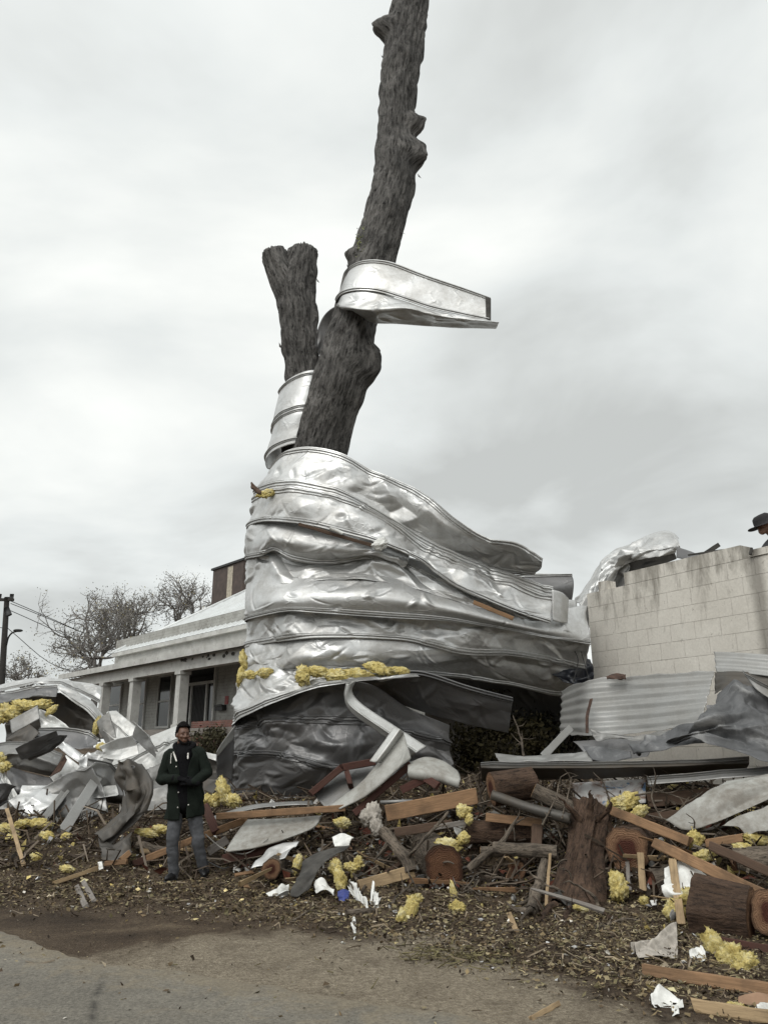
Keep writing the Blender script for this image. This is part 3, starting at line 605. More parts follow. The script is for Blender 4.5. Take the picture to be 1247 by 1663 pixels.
wrap('sixth sheet of the tree wrap, dull silver between the bright roll and a double rib',
     [[(400, 1009, .05), (430, 1001, .0), (470, 995, -.02), (520, 998, 0), (640, 1005, .05), (740, 1012, .06), (850, 1029, .06), (957, 1048, .12)],
      [(402, 1049, .0), (470, 1038, -.02), (540, 1034, -.02), (650, 1038, .12), (700, 1048, .2), (760, 1062, .25), (840, 1064, .35), (950, 1088, .6)]], seed=66, seams=(0.93,), amp=.045)
wrap('seventh sheet of the tree wrap, wrinkled just above the yellow insulation strip',
     [[(402, 1050, .02), (470, 1039, 0), (540, 1035, 0), (650, 1039, .1), (700, 1049, .17), (760, 1063, .22), (840, 1066, .33), (950, 1090, .6)],
      [(398, 1072, -.1), (470, 1066, -.12), (550, 1062, -.06), (650, 1068, .15), (740, 1078, .4), (830, 1088, .6), (940, 1104, .85)],
      [(399, 1094, .0), (470, 1091, .02), (560, 1087, .1), (650, 1093, .35), (740, 1098, .7), (830, 1110, .9), (905, 1126, 1.15), (945, 1115, 1.15)]], seed=77, seams=(0.97,), amp=.05)
wrap('eighth sheet of the tree wrap, a light apron flaring out below the yellow insulation',
     [[(399, 1084, -.02), (430, 1087, -.02), (480, 1090, -.05), (540, 1092, -.02), (600, 1096, 0), (650, 1098, .05)],
      [(390, 1125, -.2), (425, 1120, -.2), (472, 1110, -.22), (525, 1104, -.2), (585, 1101, -.2), (655, 1098, -.05)],
      [(377, 1177, -.35), (420, 1152, -.38), (470, 1132, -.4), (520, 1118, -.4), (575, 1107, -.4), (622, 1102, -.38), (682, 1098, -.2)]], seed=88, seams=(0.9,), amp=.06)
wrap('dark drooping sheet of the wrap, hanging like an awning over the hollow',
     [[(572, 1108, -.38), (622, 1102, -.36), (682, 1098, -.2), (760, 1122, 0), (832, 1141, .2)],
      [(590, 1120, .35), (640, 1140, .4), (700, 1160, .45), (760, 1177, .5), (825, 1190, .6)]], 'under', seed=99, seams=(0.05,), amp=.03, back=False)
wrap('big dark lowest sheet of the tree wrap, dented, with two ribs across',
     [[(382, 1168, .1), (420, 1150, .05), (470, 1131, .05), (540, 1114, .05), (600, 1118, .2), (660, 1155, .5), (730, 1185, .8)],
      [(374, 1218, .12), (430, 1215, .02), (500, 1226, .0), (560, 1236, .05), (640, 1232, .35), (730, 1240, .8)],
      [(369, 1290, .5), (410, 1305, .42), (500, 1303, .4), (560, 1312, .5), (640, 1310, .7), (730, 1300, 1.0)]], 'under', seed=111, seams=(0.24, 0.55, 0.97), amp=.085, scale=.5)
# end laps and hangers-on of the wrap
sheet('lap_panel', [[(896, 957, 12.62), (912, 962, 12.66), (923, 972, 12.8)], [(897, 1008, 12.6), (912, 1012, 12.66), (921, 1012, 12.8)]], M['silver'], 'small plain end panel overlapping the square cut end of the bright second sheet', 'metal panel', amp=.006)
sheet('roofing_sheet', [[(808, 933, 13.3), (850, 931, 13.3), (928, 933, 13.3)], [(820, 948, 13.2), (860, 958, 13.2), (931, 950, 13.2)], [(830, 990, 13.4), (880, 990, 13.4), (924, 1000, 13.4)]], M['under'], 'short dark sheet with a pale top flange standing behind the square cut end', 'roofing sheet', amp=.02, seams=(0.06,), sm=M['silver'])
sheet('roofing_sheet', [[(920, 990, 13.35), (945, 985, 13.4), (948, 1000, 13.5)], [(925, 1040, 13.3), (950, 1042, 13.3), (958, 1050, 13.4)]], M['white'], 'pale scrap of roofing caught between the wrap and the block wall edge', 'roofing sheet', amp=.02)
sheet('bent_trim', [[(580, 1104, 12.12), (572, 1122, 12.15), (588, 1143, 12.1), (640, 1178, 11.95), (692, 1212, 11.85)], [(568, 1110, 12.0), (563, 1130, 12.02), (574, 1150, 12.0), (626, 1186, 11.85), (677, 1222, 11.75)], [(562, 1110, 12.1), (559, 1131, 12.15), (570, 1156, 12.15), (618, 1192, 12.0), (668, 1228, 11.9)]], M['white'], 'bright bent length of gutter trim hanging down across the dark lower sheet', 'trim', amp=.012, lin=True, seams=(0.5,), seamw=.04)
sheet('flashing', [[(382, 1178, 12.9), (362, 1205, 12.7), (352, 1222, 12.6)], [(380, 1200, 13.0), (368, 1212, 12.85), (354, 1228, 12.7)]], M['white'], 'white triangular flashing flap sticking out at the left foot of the wrap', 'flashing', amp=.01)
sheet('flashing', [[(381, 1196, 13.05), (366, 1210, 12.9), (353, 1226, 12.7)], [(378, 1270, 13.1), (366, 1262, 13.0), (353, 1262, 12.8)]], M['under'], 'dark flap hanging below the white triangular flashing', 'flashing', amp=.02)

# bands higher up
def absw(name, label, rails, mat='silver', **k): return sheet(name, rails, M[mat], label, 'roofing sheet', group=GW, **k)
flag = absw('roofing_sheet', 'sheet flag folded round the tall limb, sticking out right against the sky',
     [[(640, 441, 13.95), (605, 438, 13.9), (578, 438, 13.6), (569, 441, 13.25), (573, 432, 12.95), (590, 424, 12.75), (615, 423, 12.65), (645, 429, 12.6), (700, 450, 12.5), (750, 467, 12.45), (796, 484, 12.4)],
      [(640, 488, 13.9), (600, 490, 13.85), (566, 492, 13.5), (547, 491, 13.1), (556, 478, 12.8), (580, 472, 12.6), (612, 474, 12.5), (650, 485, 12.45), (700, 501, 12.4), (750, 512, 12.35), (794, 521, 12.3)]], amp=.014, scale=.8, seams=(0.07, 0.95), seed=5, bulge=.03)
sheet('end_strip', [[(788, 483, 12.36), (797, 485, 12.34)], [(789, 518, 12.28), (797, 521, 12.26)]], M['felt'], parent=flag, amp=0, res=.02)
absw('roofing_sheet', 'narrow crumpled lower fold of the sheet flag on the tall limb, dark underneath',
     [[(549, 492, 13.1), (556, 480, 12.8), (580, 474, 12.6), (612, 476, 12.5), (650, 487, 12.45), (700, 503, 12.4), (750, 514, 12.35), (795, 522, 12.3)],
      [(546, 497, 13.0), (560, 499, 12.7), (590, 503, 12.45), (625, 503, 12.35), (662, 501, 12.3), (705, 511, 12.25), (750, 518, 12.2), (810, 524, 12.15)],
      [(556, 502, 13.1), (580, 510, 13.0), (605, 524, 12.95), (640, 526, 12.9), (680, 529, 12.85), (715, 531, 12.8), (755, 533, 12.75), (805, 534, 12.7)]], amp=.03, scale=.4, lin=True, seed=6)
absw('roofing_sheet', 'dark tail of the sheet flag tucked behind the tall limb',
     [[(556, 497, 13.0), (540, 500, 13.2), (525, 514, 13.5), (516, 535, 13.6), (512, 562, 13.6)], [(560, 520, 13.25), (550, 530, 13.5), (540, 545, 13.65), (528, 560, 13.7), (518, 577, 13.7)]], 'under', amp=.04, scale=.3, seed=7)
absw('roofing_sheet', 'ribbed sheet sleeve wrapped round the shorter forked limb',
     [[(525, 640, 14.45), (495, 642, 14.6), (468, 640, 14.45), (457, 634, 14.15), (458, 628, 13.95), (468, 617, 13.6), (485, 607, 13.4), (505, 601, 13.32), (530, 603, 13.4)],
      [(505, 740, 14.6), (475, 745, 14.7), (450, 755, 14.6), (436, 762, 14.3), (431, 750, 14.05), (437, 739, 13.65), (452, 729, 13.4), (478, 721, 13.28), (512, 722, 13.35)]], amp=.022, scale=.6, seams=(0.05, 0.5, 0.56, 0.93), seed=8, bulge=.02, seamw=.06)

# ================================================================== the house on the left
HC = P(290, 1150, 30.0); HD = nrm(np.array([-1123.0, 1307.0, 0])); HN = np.array([HD[1], -HD[0], 0])
def HQ(px, py, off=0.0):                    # pixel -> (s along facade, z) on a plane set back by off
    d = ray(px, py); o = HC+HN*off; t = np.dot(o-CAM, HN)/np.dot(d, HN); p = CAM+d*t
    return np.dot(p-o, HD), p[2]
def HW(s, off, z): return HC*[1, 1, 0]+HD*s+HN*off+np.array([0, 0, z])
def HB(s0, s1, o0, o1, z0, z1):
    V, F = boxg((s0, o0, z0), (s1, o1, z1)); W_ = np.array([HW(*v) for v in V])
    return W_, [f[::-1] for f in F], np.stack([V[:, 0]+V[:, 1], V[:, 2]], 1)
def part(name, boxes, mat, parent, **k):
    mb = MB()
    for b in boxes: mb.add(*HB(*b))
    return mb.build(name, M[mat], parent, smooth=False, **k)
def housepaint():
    m = MT('weathered white clapboard', 0.75, 0, 0.3); v = m.pos(); n = m.noise(v, 1.3, 7, 0.7, 0.5); f = m.noise(v, 9, 6, 0.7)
    c = m.ramp(n, (0.35, (0.27, 0.265, 0.245)), (0.65, (0.42, 0.42, 0.395)))
    c = m.mixc(m.ramp(f, (0.57, 0.0), (0.66, 0.75)), c, (0.13, 0.115, 0.095))
    sx = m.n('ShaderNodeSeparateXYZ'); m.link(v, sx.inputs[0]); w = m.math('FRACT', m.math('MULTIPLY', sx.outputs[2], 7.5))
    m.set('Base Color', m.mixc(m.ramp(w, (0.02, 0.6), (0.12, 0.0)), c, (0.1, 0.095, 0.085))); m.bump(w, 0.02, 1.0); return m.m
M['clap'] = housepaint()
def peeling():
    m = MT('peeling white trim paint', 0.7, 0, 0.3); v = m.pos(); n = m.noise(v, 1.6, 6, 0.65); f = m.noise(v, 4, 9, 0.78, 0.3)
    c = m.ramp(n, (0.35, (0.36, 0.355, 0.335)), (0.65, (0.50, 0.50, 0.475)))
    m.set('Base Color', m.mixc(m.ramp(f, (0.56, 0.0), (0.66, 0.6)), c, (0.15, 0.135, 0.115))); m.bump(f, 0.01, 0.8); return m.m
M['trim'] = peeling()
def brickm():
    m = MT('red brick', 0.85, 0, 0.3); b = m.n('ShaderNodeTexBrick'); m.link(m.vec('UV', (1, 1, 1)), b.inputs['Vector']); b.inputs['Scale'].default_value = 4.0
    b.inputs['Color1'].default_value = (0.17, 0.055, 0.04, 1); b.inputs['Color2'].default_value = (0.10, 0.04, 0.03, 1); b.inputs['Mortar'].default_value = (0.22, 0.2, 0.18, 1)
    b.inputs['Mortar Size'].default_value = 0.018
    m.set('Base Color', m.mixc(m.ramp(m.noise(m.pos(), 4, 5, 0.6), (0.4, 0.0), (0.7, 0.5)), b.outputs[0], (0.05, 0.04, 0.03))); return m.m
M['brick'] = brickm()
g_ = MT('dark window glass', 0.08, 0, 0.5); g_.set('Base Color', (0.012, 0.013, 0.014)); M['glass'] = g_.m
M['screen'] = simple('dark door mesh', (0.028, 0.027, 0.025), 0.6); M['roofmetal'] = metal('pale painted metal roof', (0.66, 0.68, 0.68), 0.1, 0.42, 0.25, (0.35, 0.34, 0.31))
M['chim'] = simple('rust brown cladding', (0.058, 0.041, 0.034), 0.7, 0.4, 3); M['chimlight'] = simple('pale corner strip', (0.36, 0.32, 0.25), 0.6)
def house():
    _, zt = HQ(290, 1063); _, zf = HQ(290, 1073); _, zb = HQ(290, 1091); _, z0 = HQ(290, 1184); zg = z0-1.6
    WO = 2.2; EO = 1.75; sl = HQ(112, 1100)[0]; sr = HQ(500, 1100)[0]
    root = empty('porch_house', HW(0, 3, zg), 'old white clapboard house with pale metal hip roof and peeling porch columns', 'house')
    sw = HQ(186, 1080, WO)[0]
    part('wall', [(sr, sw, WO, WO+9, zg, zt+1.9)], 'clap', root)
    part('porch_floor', [(sr, sl-0.4, -0.3, WO-0.003, z0-0.25, z0)], 'greywood', root)
    part('foundation', [(sr, HQ(296, 1190)[0], -0.25, 0.1, zg, z0-0.26), (sr, HQ(318, 1190)[0]-0.2, -0.3, -0.05, z0+0.004, z0+0.22)], 'brick', root)
    # porch beam and roof
    part('porch_beam', [(sr, sl-0.35, -0.18, 0.18, zb, zf)], 'trim', root)
    mb = MB(); r0 = zf+0.004
    V = []; 
    for s in (sr, sl): V += [HW(s, -0.5, r0), HW(s, -0.5, zt), HW(s, WO-0.003, zt+0.62), HW(s, WO-0.003, r0+0.5)]
    mb.add(V, [(0, 1, 2, 3), (7, 6, 5, 4), (0, 4, 5, 1), (1, 5, 6, 2), (2, 6, 7, 3), (3, 7, 4, 0)]); mb.build('porch_roof', M['trim'], root, smooth=False)
    k = 0
    for s in np.arange(sr, sl, 0.45):
        k += 1
    # frieze and main roof
    se, ze = HQ(183, 1061, EO); zl = ze-0.42
    part('frieze', [(sr, se-0.35, EO+0.2, WO-0.004, zl-0.9, ze-0.14)], 'trim', root)
    part('eave_board', [(sr, se, EO-0.02, WO+9.4, ze-0.2, ze-0.02)], 'trim', root)
    pc = HW(se, EO, ze); hd = -HD+HN
    best = min(np.linspace(0.5, 12, 800), key=lambda t: abs((pc+hd*t)[0]/((pc+hd*t)[1]*CP+0)*1-((401-IW/2)/FPX)*(1+0.28*0)) if False else abs(_px(pc+hd*t)-401))
    q = pc+hd*best; dz = None
    for s_ in np.linspace(0.1, 1.2, 500):
        p = q+np.array([0, 0, s_*best])
        if _py(p) <= 958: dz = s_; break
    hw = (9.4+0.45)/2+0.0; apex = hw
    def rz(o): return ze+dz*min(o-EO, 2*hw-(o-EO))
    A = HW(se, EO, ze); B_ = HW(sr, EO, ze); Cc = HW(sr, EO+hw, ze+dz*hw); D = HW(se-hw, EO+hw, ze+dz*hw); E = HW(se, EO+2*hw, ze); F_ = HW(sr, EO+2*hw, ze)
    mb = MB(); mb.add([A, B_, Cc, D], [(0, 1, 2, 3)]); mb.add([A, D, E], [(0, 1, 2)]); mb.add([E, D, Cc, F_], [(0, 1, 2, 3)])
    rf = mb.build('roof', M['roofmetal'], root, smooth=False)
    ribs = MB()
    for s in np.arange(sr+0.3, se-0.1, 0.42):
        L = min(hw, se-s)
        a = HW(s, EO, ze); b = HW(s, EO+L, ze+dz*L); w = HD*0.03; u = np.array([0, 0, 0.045])
        ribs.add([a-w, a+w, a+w*.6+u, a-w*.6+u, b-w, b+w, b+w*.6+u, b-w*.6+u], [(0, 1, 2, 3), (3, 2, 6, 7), (0, 3, 7, 4), (1, 5, 6, 2)])
    ribs.build('roof_rib', M['roofmetal'], rf, smooth=False, kind='stuff')
    V, F, U = tubeg([A+[0, 0, .03], D+[0, 0, .03]], 0.09, 6)[:3]; obj('hip_cap', V, F, M['roofmetal'], rf)
    # chimney
    sc, zc_ = HQ(373, 978, 7.0); zt_ = HQ(373, 918, 7.0)[1]
    a0 = HQ(373, 950, 7.0)[0]; a1 = HQ(348, 950, 7.0)[0]
    ch = part('chimney', [(a0-1.4, a1+0.2, 7.0, 8.6, zc_-2.5, zt_)], 'chim', root)
    part('chimney_cap', [(a0-1.5, a1+0.3, 6.9, 8.7, zt_+0.003, zt_+0.12)], 'wire', ch); part('corner_strip', [(a0-0.3, a0+0.25, 6.985, 6.997, zc_-2.0, zt_-0.1)], 'chimlight', ch)
    # columns
    for (pa, pb) in ((165, 177), (212, 226), (286, 304), (420, 440)):
        s1 = HQ(pa, 1130)[0]; s0 = HQ(pb, 1130)[0]; w = 0.36; sm_ = (s0+s1)/2
        c = part('column', [(sm_-w/2, sm_+w/2, -w/2, w/2, z0+0.004, zb-0.003)], 'trim', root)
        part('capital', [(sm_-w/2-.05, sm_+w/2+.05, -w/2-.05, w/2+.05, zb-0.14, zb-0.005)], 'trim', c); part('base', [(sm_-w/2-.05, sm_+w/2+.05, -w/2-.05, w/2+.05, z0+0.005, z0+0.16)], 'trim', c)
    # door
    def rect(pa, pb, ya, yb):
        x = (pa+pb)/2; s1, za = HQ(pa, (ya+yb)/2, WO)[0], HQ(x, ya, WO)[1]; s0 = HQ(pb, (ya+yb)/2, WO)[0]; zz = HQ(x, yb, WO)[1]
        return s0, s1, zz, za
    s0, s1, za, zb2 = rect(305, 352, 1082, 1184); za = z0+0.005; fr = 0.12
    dr = part('door', [(s0+.75, s1-.55, WO-.05, WO-.006, za, zb2-.75)], 'screen', root)
    part('frame', [(s0, s0+fr, WO-.12, WO-.004, za, zb2), (s1-fr, s1, WO-.12, WO-.004, za, zb2), (s0+fr, s1-fr, WO-.12, WO-.004, zb2-fr, zb2), (s0+fr, s1-fr, WO-.12, WO-.004, zb2-.78, zb2-.66), (s0+.63, s0+.75, WO-.12, WO-.004, za, zb2-.78), (s1-.55, s1-.45, WO-.12, WO-.004, za, zb2-.78)], 'trim', dr)
    part('pane', [(s0+fr, s1-fr, WO-.04, WO-.005, zb2-.66, zb2-fr), (s0+fr, s0+.63, WO-.04, WO-.005, za, zb2-.78), (s1-.45, s1-fr, WO-.04, WO-.005, za, zb2-.78)], 'glass', dr)
    part('grille', [(q, q+.02, WO-.075, WO-.055, za+.1, zb2-.85) for q in np.arange(s0+.82, s1-.6, .12)], 'wire', dr, kind='stuff')
    for (pa, pb, ya, yb) in ((258, 280, 1096, 1183), (225, 238, 1103, 1184), (176, 198, 1112, 1180)):
        s0, s1, za, zb2 = rect(pa, pb, ya, yb); za = max(za, z0+.1)
        w = part('window', [(s0, s0+.1, WO-.1, WO-.004, za, zb2), (s1-.1, s1, WO-.1, WO-.004, za, zb2), (s0+.1, s1-.1, WO-.1, WO-.004, zb2-.1, zb2), (s0+.1, s1-.1, WO-.09, WO-.004, (za+zb2)/2-.04, (za+zb2)/2+.04), (s0+.1, s1-.1, WO-.1, WO-.004, za, za+.1)], 'trim', root)
        part('pane', [(s0+.1, s1-.1, WO-.04, WO-.006, za+.1, zb2-.1)], 'glass', w)
    s_, z_ = HQ(362, 1150, WO); mb_ = part('mailbox', [(s_-.3, s_+.3, WO-.2, WO-.006, z_-.1, z_+.12)], 'wire', root); part('lid', [(s_-.32, s_+.32, WO-.24, WO-.203, z_+.05, z_+.14)], 'screen', mb_)
    s_, z_ = HQ(369, 1137, WO); M['redsign'] = simple('red plate', (0.25, 0.03, 0.025), 0.5); part('wall_plate', [(s_-.13, s_+.13, WO-.03, WO-.006, z_-.16, z_+.16)], 'redsign', root)
    ch_ = MB(); rs = np.random.RandomState(3)                      # bare patches where the beam's paint has gone
    for i in range(16):
        s_ = rs.uniform(HQ(300, 1080)[0]-4.2, HQ(300, 1080)[0]+.2); z_ = zb+(zf-zb)*rs.uniform(.55, .95); a = rs.uniform(.05, .2)
        t = np.linspace(0, 6.28, 9)[:-1]; r = rs.uniform(.5, 1, 8)
        ch_.add([HW(s_+a*r[j]*math.cos(t[j]), -.183, z_+.5*a*r[j]*math.sin(t[j])) for j in range(8)], [tuple(range(8))])
    ch_.build('bare_patch', M['felt'], root, smooth=False, kind='stuff')
def _cam(p):
    r = np.asarray(p)-CAM; dep = r[1]*CP+r[2]*SP; up = -r[1]*SP+r[2]*CP; return r[0]/dep, up/dep
def _px(p): return IW/2+FPX*_cam(p)[0]
def _py(p): return IH/2-FPX*_cam(p)[1]
house()

def leafm(name, c):
    m = MT(name, 0.8, 0, 0.2); a = m.n('ShaderNodeAttribute'); a.attribute_name = 'tint'; m.set('Base Color', m.mixc(1.0, a.outputs[0], c, 'MULTIPLY')); return m.m
M['tinted'] = leafm('litter', (1, 1, 1))
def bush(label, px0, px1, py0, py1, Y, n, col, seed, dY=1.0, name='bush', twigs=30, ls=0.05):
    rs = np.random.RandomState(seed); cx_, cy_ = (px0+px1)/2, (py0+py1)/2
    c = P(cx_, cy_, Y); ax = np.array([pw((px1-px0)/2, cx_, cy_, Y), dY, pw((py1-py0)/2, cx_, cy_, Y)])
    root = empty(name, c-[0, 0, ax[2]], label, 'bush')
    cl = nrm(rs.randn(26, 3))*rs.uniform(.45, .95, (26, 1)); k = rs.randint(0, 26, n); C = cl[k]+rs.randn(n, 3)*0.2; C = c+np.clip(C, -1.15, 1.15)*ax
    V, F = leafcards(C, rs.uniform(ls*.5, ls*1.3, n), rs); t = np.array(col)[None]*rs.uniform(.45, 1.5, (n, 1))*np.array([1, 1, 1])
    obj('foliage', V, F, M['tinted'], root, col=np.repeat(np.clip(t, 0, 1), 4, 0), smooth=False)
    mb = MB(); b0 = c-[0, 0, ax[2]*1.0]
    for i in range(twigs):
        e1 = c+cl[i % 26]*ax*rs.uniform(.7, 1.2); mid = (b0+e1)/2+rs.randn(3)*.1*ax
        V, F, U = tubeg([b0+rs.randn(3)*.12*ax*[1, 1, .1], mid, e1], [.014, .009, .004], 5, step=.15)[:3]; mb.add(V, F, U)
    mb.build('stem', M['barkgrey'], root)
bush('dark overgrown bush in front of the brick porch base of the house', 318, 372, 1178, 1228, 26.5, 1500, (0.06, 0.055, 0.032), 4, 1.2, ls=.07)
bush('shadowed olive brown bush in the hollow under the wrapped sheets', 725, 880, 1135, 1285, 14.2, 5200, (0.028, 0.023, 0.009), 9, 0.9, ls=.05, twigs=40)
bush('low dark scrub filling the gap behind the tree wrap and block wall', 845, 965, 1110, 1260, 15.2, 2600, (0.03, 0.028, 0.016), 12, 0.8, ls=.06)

# bare trees far behind
def baretree(label, base, top_py, halfw, Y, seed, depth=6, leaves=1, r0=0.22, n0=5):
    rs = np.random.RandomState(seed); b = P(base[0], base[1], Y); H = P(base[0], top_py, Y)[2]-b[2]; Wd = pw(halfw, base[0], base[1], Y)
    mb = MB(); tips = []
    segs = []
    def grow(p, d, L, r, lev):
        n = 3; pts = [p]; q = p.copy(); dd = d.copy()
        for i in range(n):
            dd = nrm(dd+rs.randn(3)*0.17+np.array([0, 0, 0.05])); q = q+dd*L/n; pts.append(q.copy())
        segs.append((np.array(pts), np.linspace(r, r*0.62, n+1)))
        if lev >= depth: tips.append((q, r)); return
        for k in range(3 if rs.rand() < 0.5 else 2):
            nd = nrm(dd+rs.randn(3)*np.array([.62, .62, .5])); 
            rel = (q-b)/np.array([Wd, Wd, H]); 
            if rel[0]**2+rel[1]**2 > 0.9: nd = nrm(nd-np.array([rel[0], rel[1], 0])*0.5)
            if rel[2] > 0.9: nd = nrm(nd*[1, 1, .3])
            grow(q, nd, L*rs.uniform(.66, .9), r*0.66, lev+1)
        if lev > 1 and rs.rand() < .8: grow(pts[1], nrm(d+rs.randn(3)*.8), L*.6, r*.4, min(depth, lev+2))
    for k in range(n0):
        a = rs.uniform(0, 6.28); sp = rs.uniform(.25, 1.0); grow(b+rs.randn(3)*.05, nrm(np.array([math.cos(a)*sp*Wd/H*1.2, math.sin(a)*sp*.6, 1.0])), H*rs.uniform(.22, .34), r0*rs.uniform(.6, 1), 1)
    root = empty('bare_tree', b, label, 'tree')
    for pts, r in segs:
        V, F, U = tubeg(pts, np.maximum(r*.8, 0.009), 4, cap=False)[:3]; mb.add(V, F, U)
    mb.build('branches', M['barkfar'], root)
    T = np.array([t for t, _ in tips]); n = len(T)*leaves
    if n:
        C = np.repeat(T, leaves, 0)+rs.randn(n, 3)*0.25; V, F = leafcards(C, rs.uniform(.03, .075, n), rs, .6)
        t = np.where(rs.rand(n, 1) < .12, np.array([[.30, .25, .10]]), np.array([[.17, .16, .135]]))*rs.uniform(.6, 1.4, (n, 1)); obj('crown', V, F, M['tinted'], root, col=np.repeat(t, 4, 0), smooth=False)
    bs = np.array([b, b-[0, 0, 6.0]]); V, F, U = tubeg(bs, [r0, r0*1.3], 10)[:3]; obj('trunk', V, F, M['barkfar'], root)
M['barkfar'] = simple('dark bare twig bark', (0.20, 0.187, 0.175), 0.9)
baretree('wide bare budding tree behind the low left end of the house', (158, 1098), 962, 100, 52, 3, 6, 3, 0.2, 7)
baretree('second bare budding tree overlapping the wide one, nearer the roof', (205, 1070), 948, 48, 56, 8, 6, 3, 0.2, 4)
baretree('bare tree rising behind the middle of the metal roof', (294, 1035), 935, 36, 58, 15, 6, 3, 0.2, 4)
baretree('low bare scrub tree beside the utility pole', (40, 1130), 1062, 46, 48, 21, 5, 3, 0.12, 5)
baretree('small bare treetop showing just left of the chimney', (352, 1010), 968, 24, 62, 25, 4, 3, 0.12, 3)

# utility pole, lamp arm and wires
def pole():
    Y = 46.0; t = P(12, 970, Y); b = P(3, 1115, Y); b = t+(b-t)*1.25; root = empty('utility_pole', b, 'dark wooden utility pole with a lamp arm at the far left edge', 'utility pole'); M['polewood'] = simple('creosoted pole wood', (0.03, 0.027, 0.024), 0.9)
    V, F, U = tubeg([b, t], [.2, .15], 14, step=.6)[:3]; obj('pole', V, F, M['polewood'], root)
    k = pw(1, 12, 990, Y)
    for dz, l in ((4, 14), (-18, 0)):
        if l: V, F = boxg((t[0]-l*k, t[1]-.1, t[2]-dz*k-.08), (t[0]+l*k*.8, t[1]+.1, t[2]-dz*k+.08)); obj('crossarm', V, F, M['polewood'], root, smooth=False)
    for dx in (-11, 6, 9): 
        V, F, U = tubeg([t+[dx*k, 0, -4*k], t+[dx*k, 0, .2]], .07, 8)[:3]; obj('insulator', V, F, M['wire'], root)
    V, F, U = tubeg([t+[.1, -.1, -18*k], t+[.35, -.1, -30*k]], .16, 10)[:3]; obj('transformer', V, F, M['wire'], root)
    a = [P(11, 1048, Y), P(14, 1036, Y-.5), P(20, 1028, Y-1), P(29, 1025, Y-1.5)]; V, F, U = tubeg(a, .05, 8, step=.2)[:3]; arm = obj('lamp_arm', V, F, M['wire'], root)
    e_ = P(30, 1024, Y-1.5); V, F = ICO[2]; obj('lamp_head', V*[.28, .2, .09]+e_, F, M['wire'], arm)
    for i, (x0, y0, x1, y1, y) in enumerate(((18, 976, 330, 1075, 70), (18, 980, 330, 1070, 72), (14, 990, 320, 1090, 70), (13, 1020, 150, 1092, 60))):
        p0 = P(x0, y0, Y); p1 = P(x1, y1, y); mid = (p0+p1)/2-[0, 0, .8]; V, F, U = tubeg([p0, mid, p1], .022, 5, step=1.5)[:3]
        obj('power_line', V, F, M['wire'], None, ['highest power line running right from the pole top', 'second power line close under the highest one', 'power line running right from below the crossarm', 'lowest power line leaving the pole beside the lamp arm'][i], 'power line', 'power lines from the utility pole')
    for i, (x0, y0, x1, y1) in enumerate(((6, 974, -120, 985), (8, 1020, -90, 1010))):
        V, F, U = tubeg([P(x0, y0, Y), P(x1, y1, 44)], .022, 5)[:3]; obj('power_line', V, F, M['wire'], None, ['short upper power line running left out of view from the pole top', 'short lower power line running left out of view from mid pole'][i], 'power line', 'power lines from the utility pole')
pole()

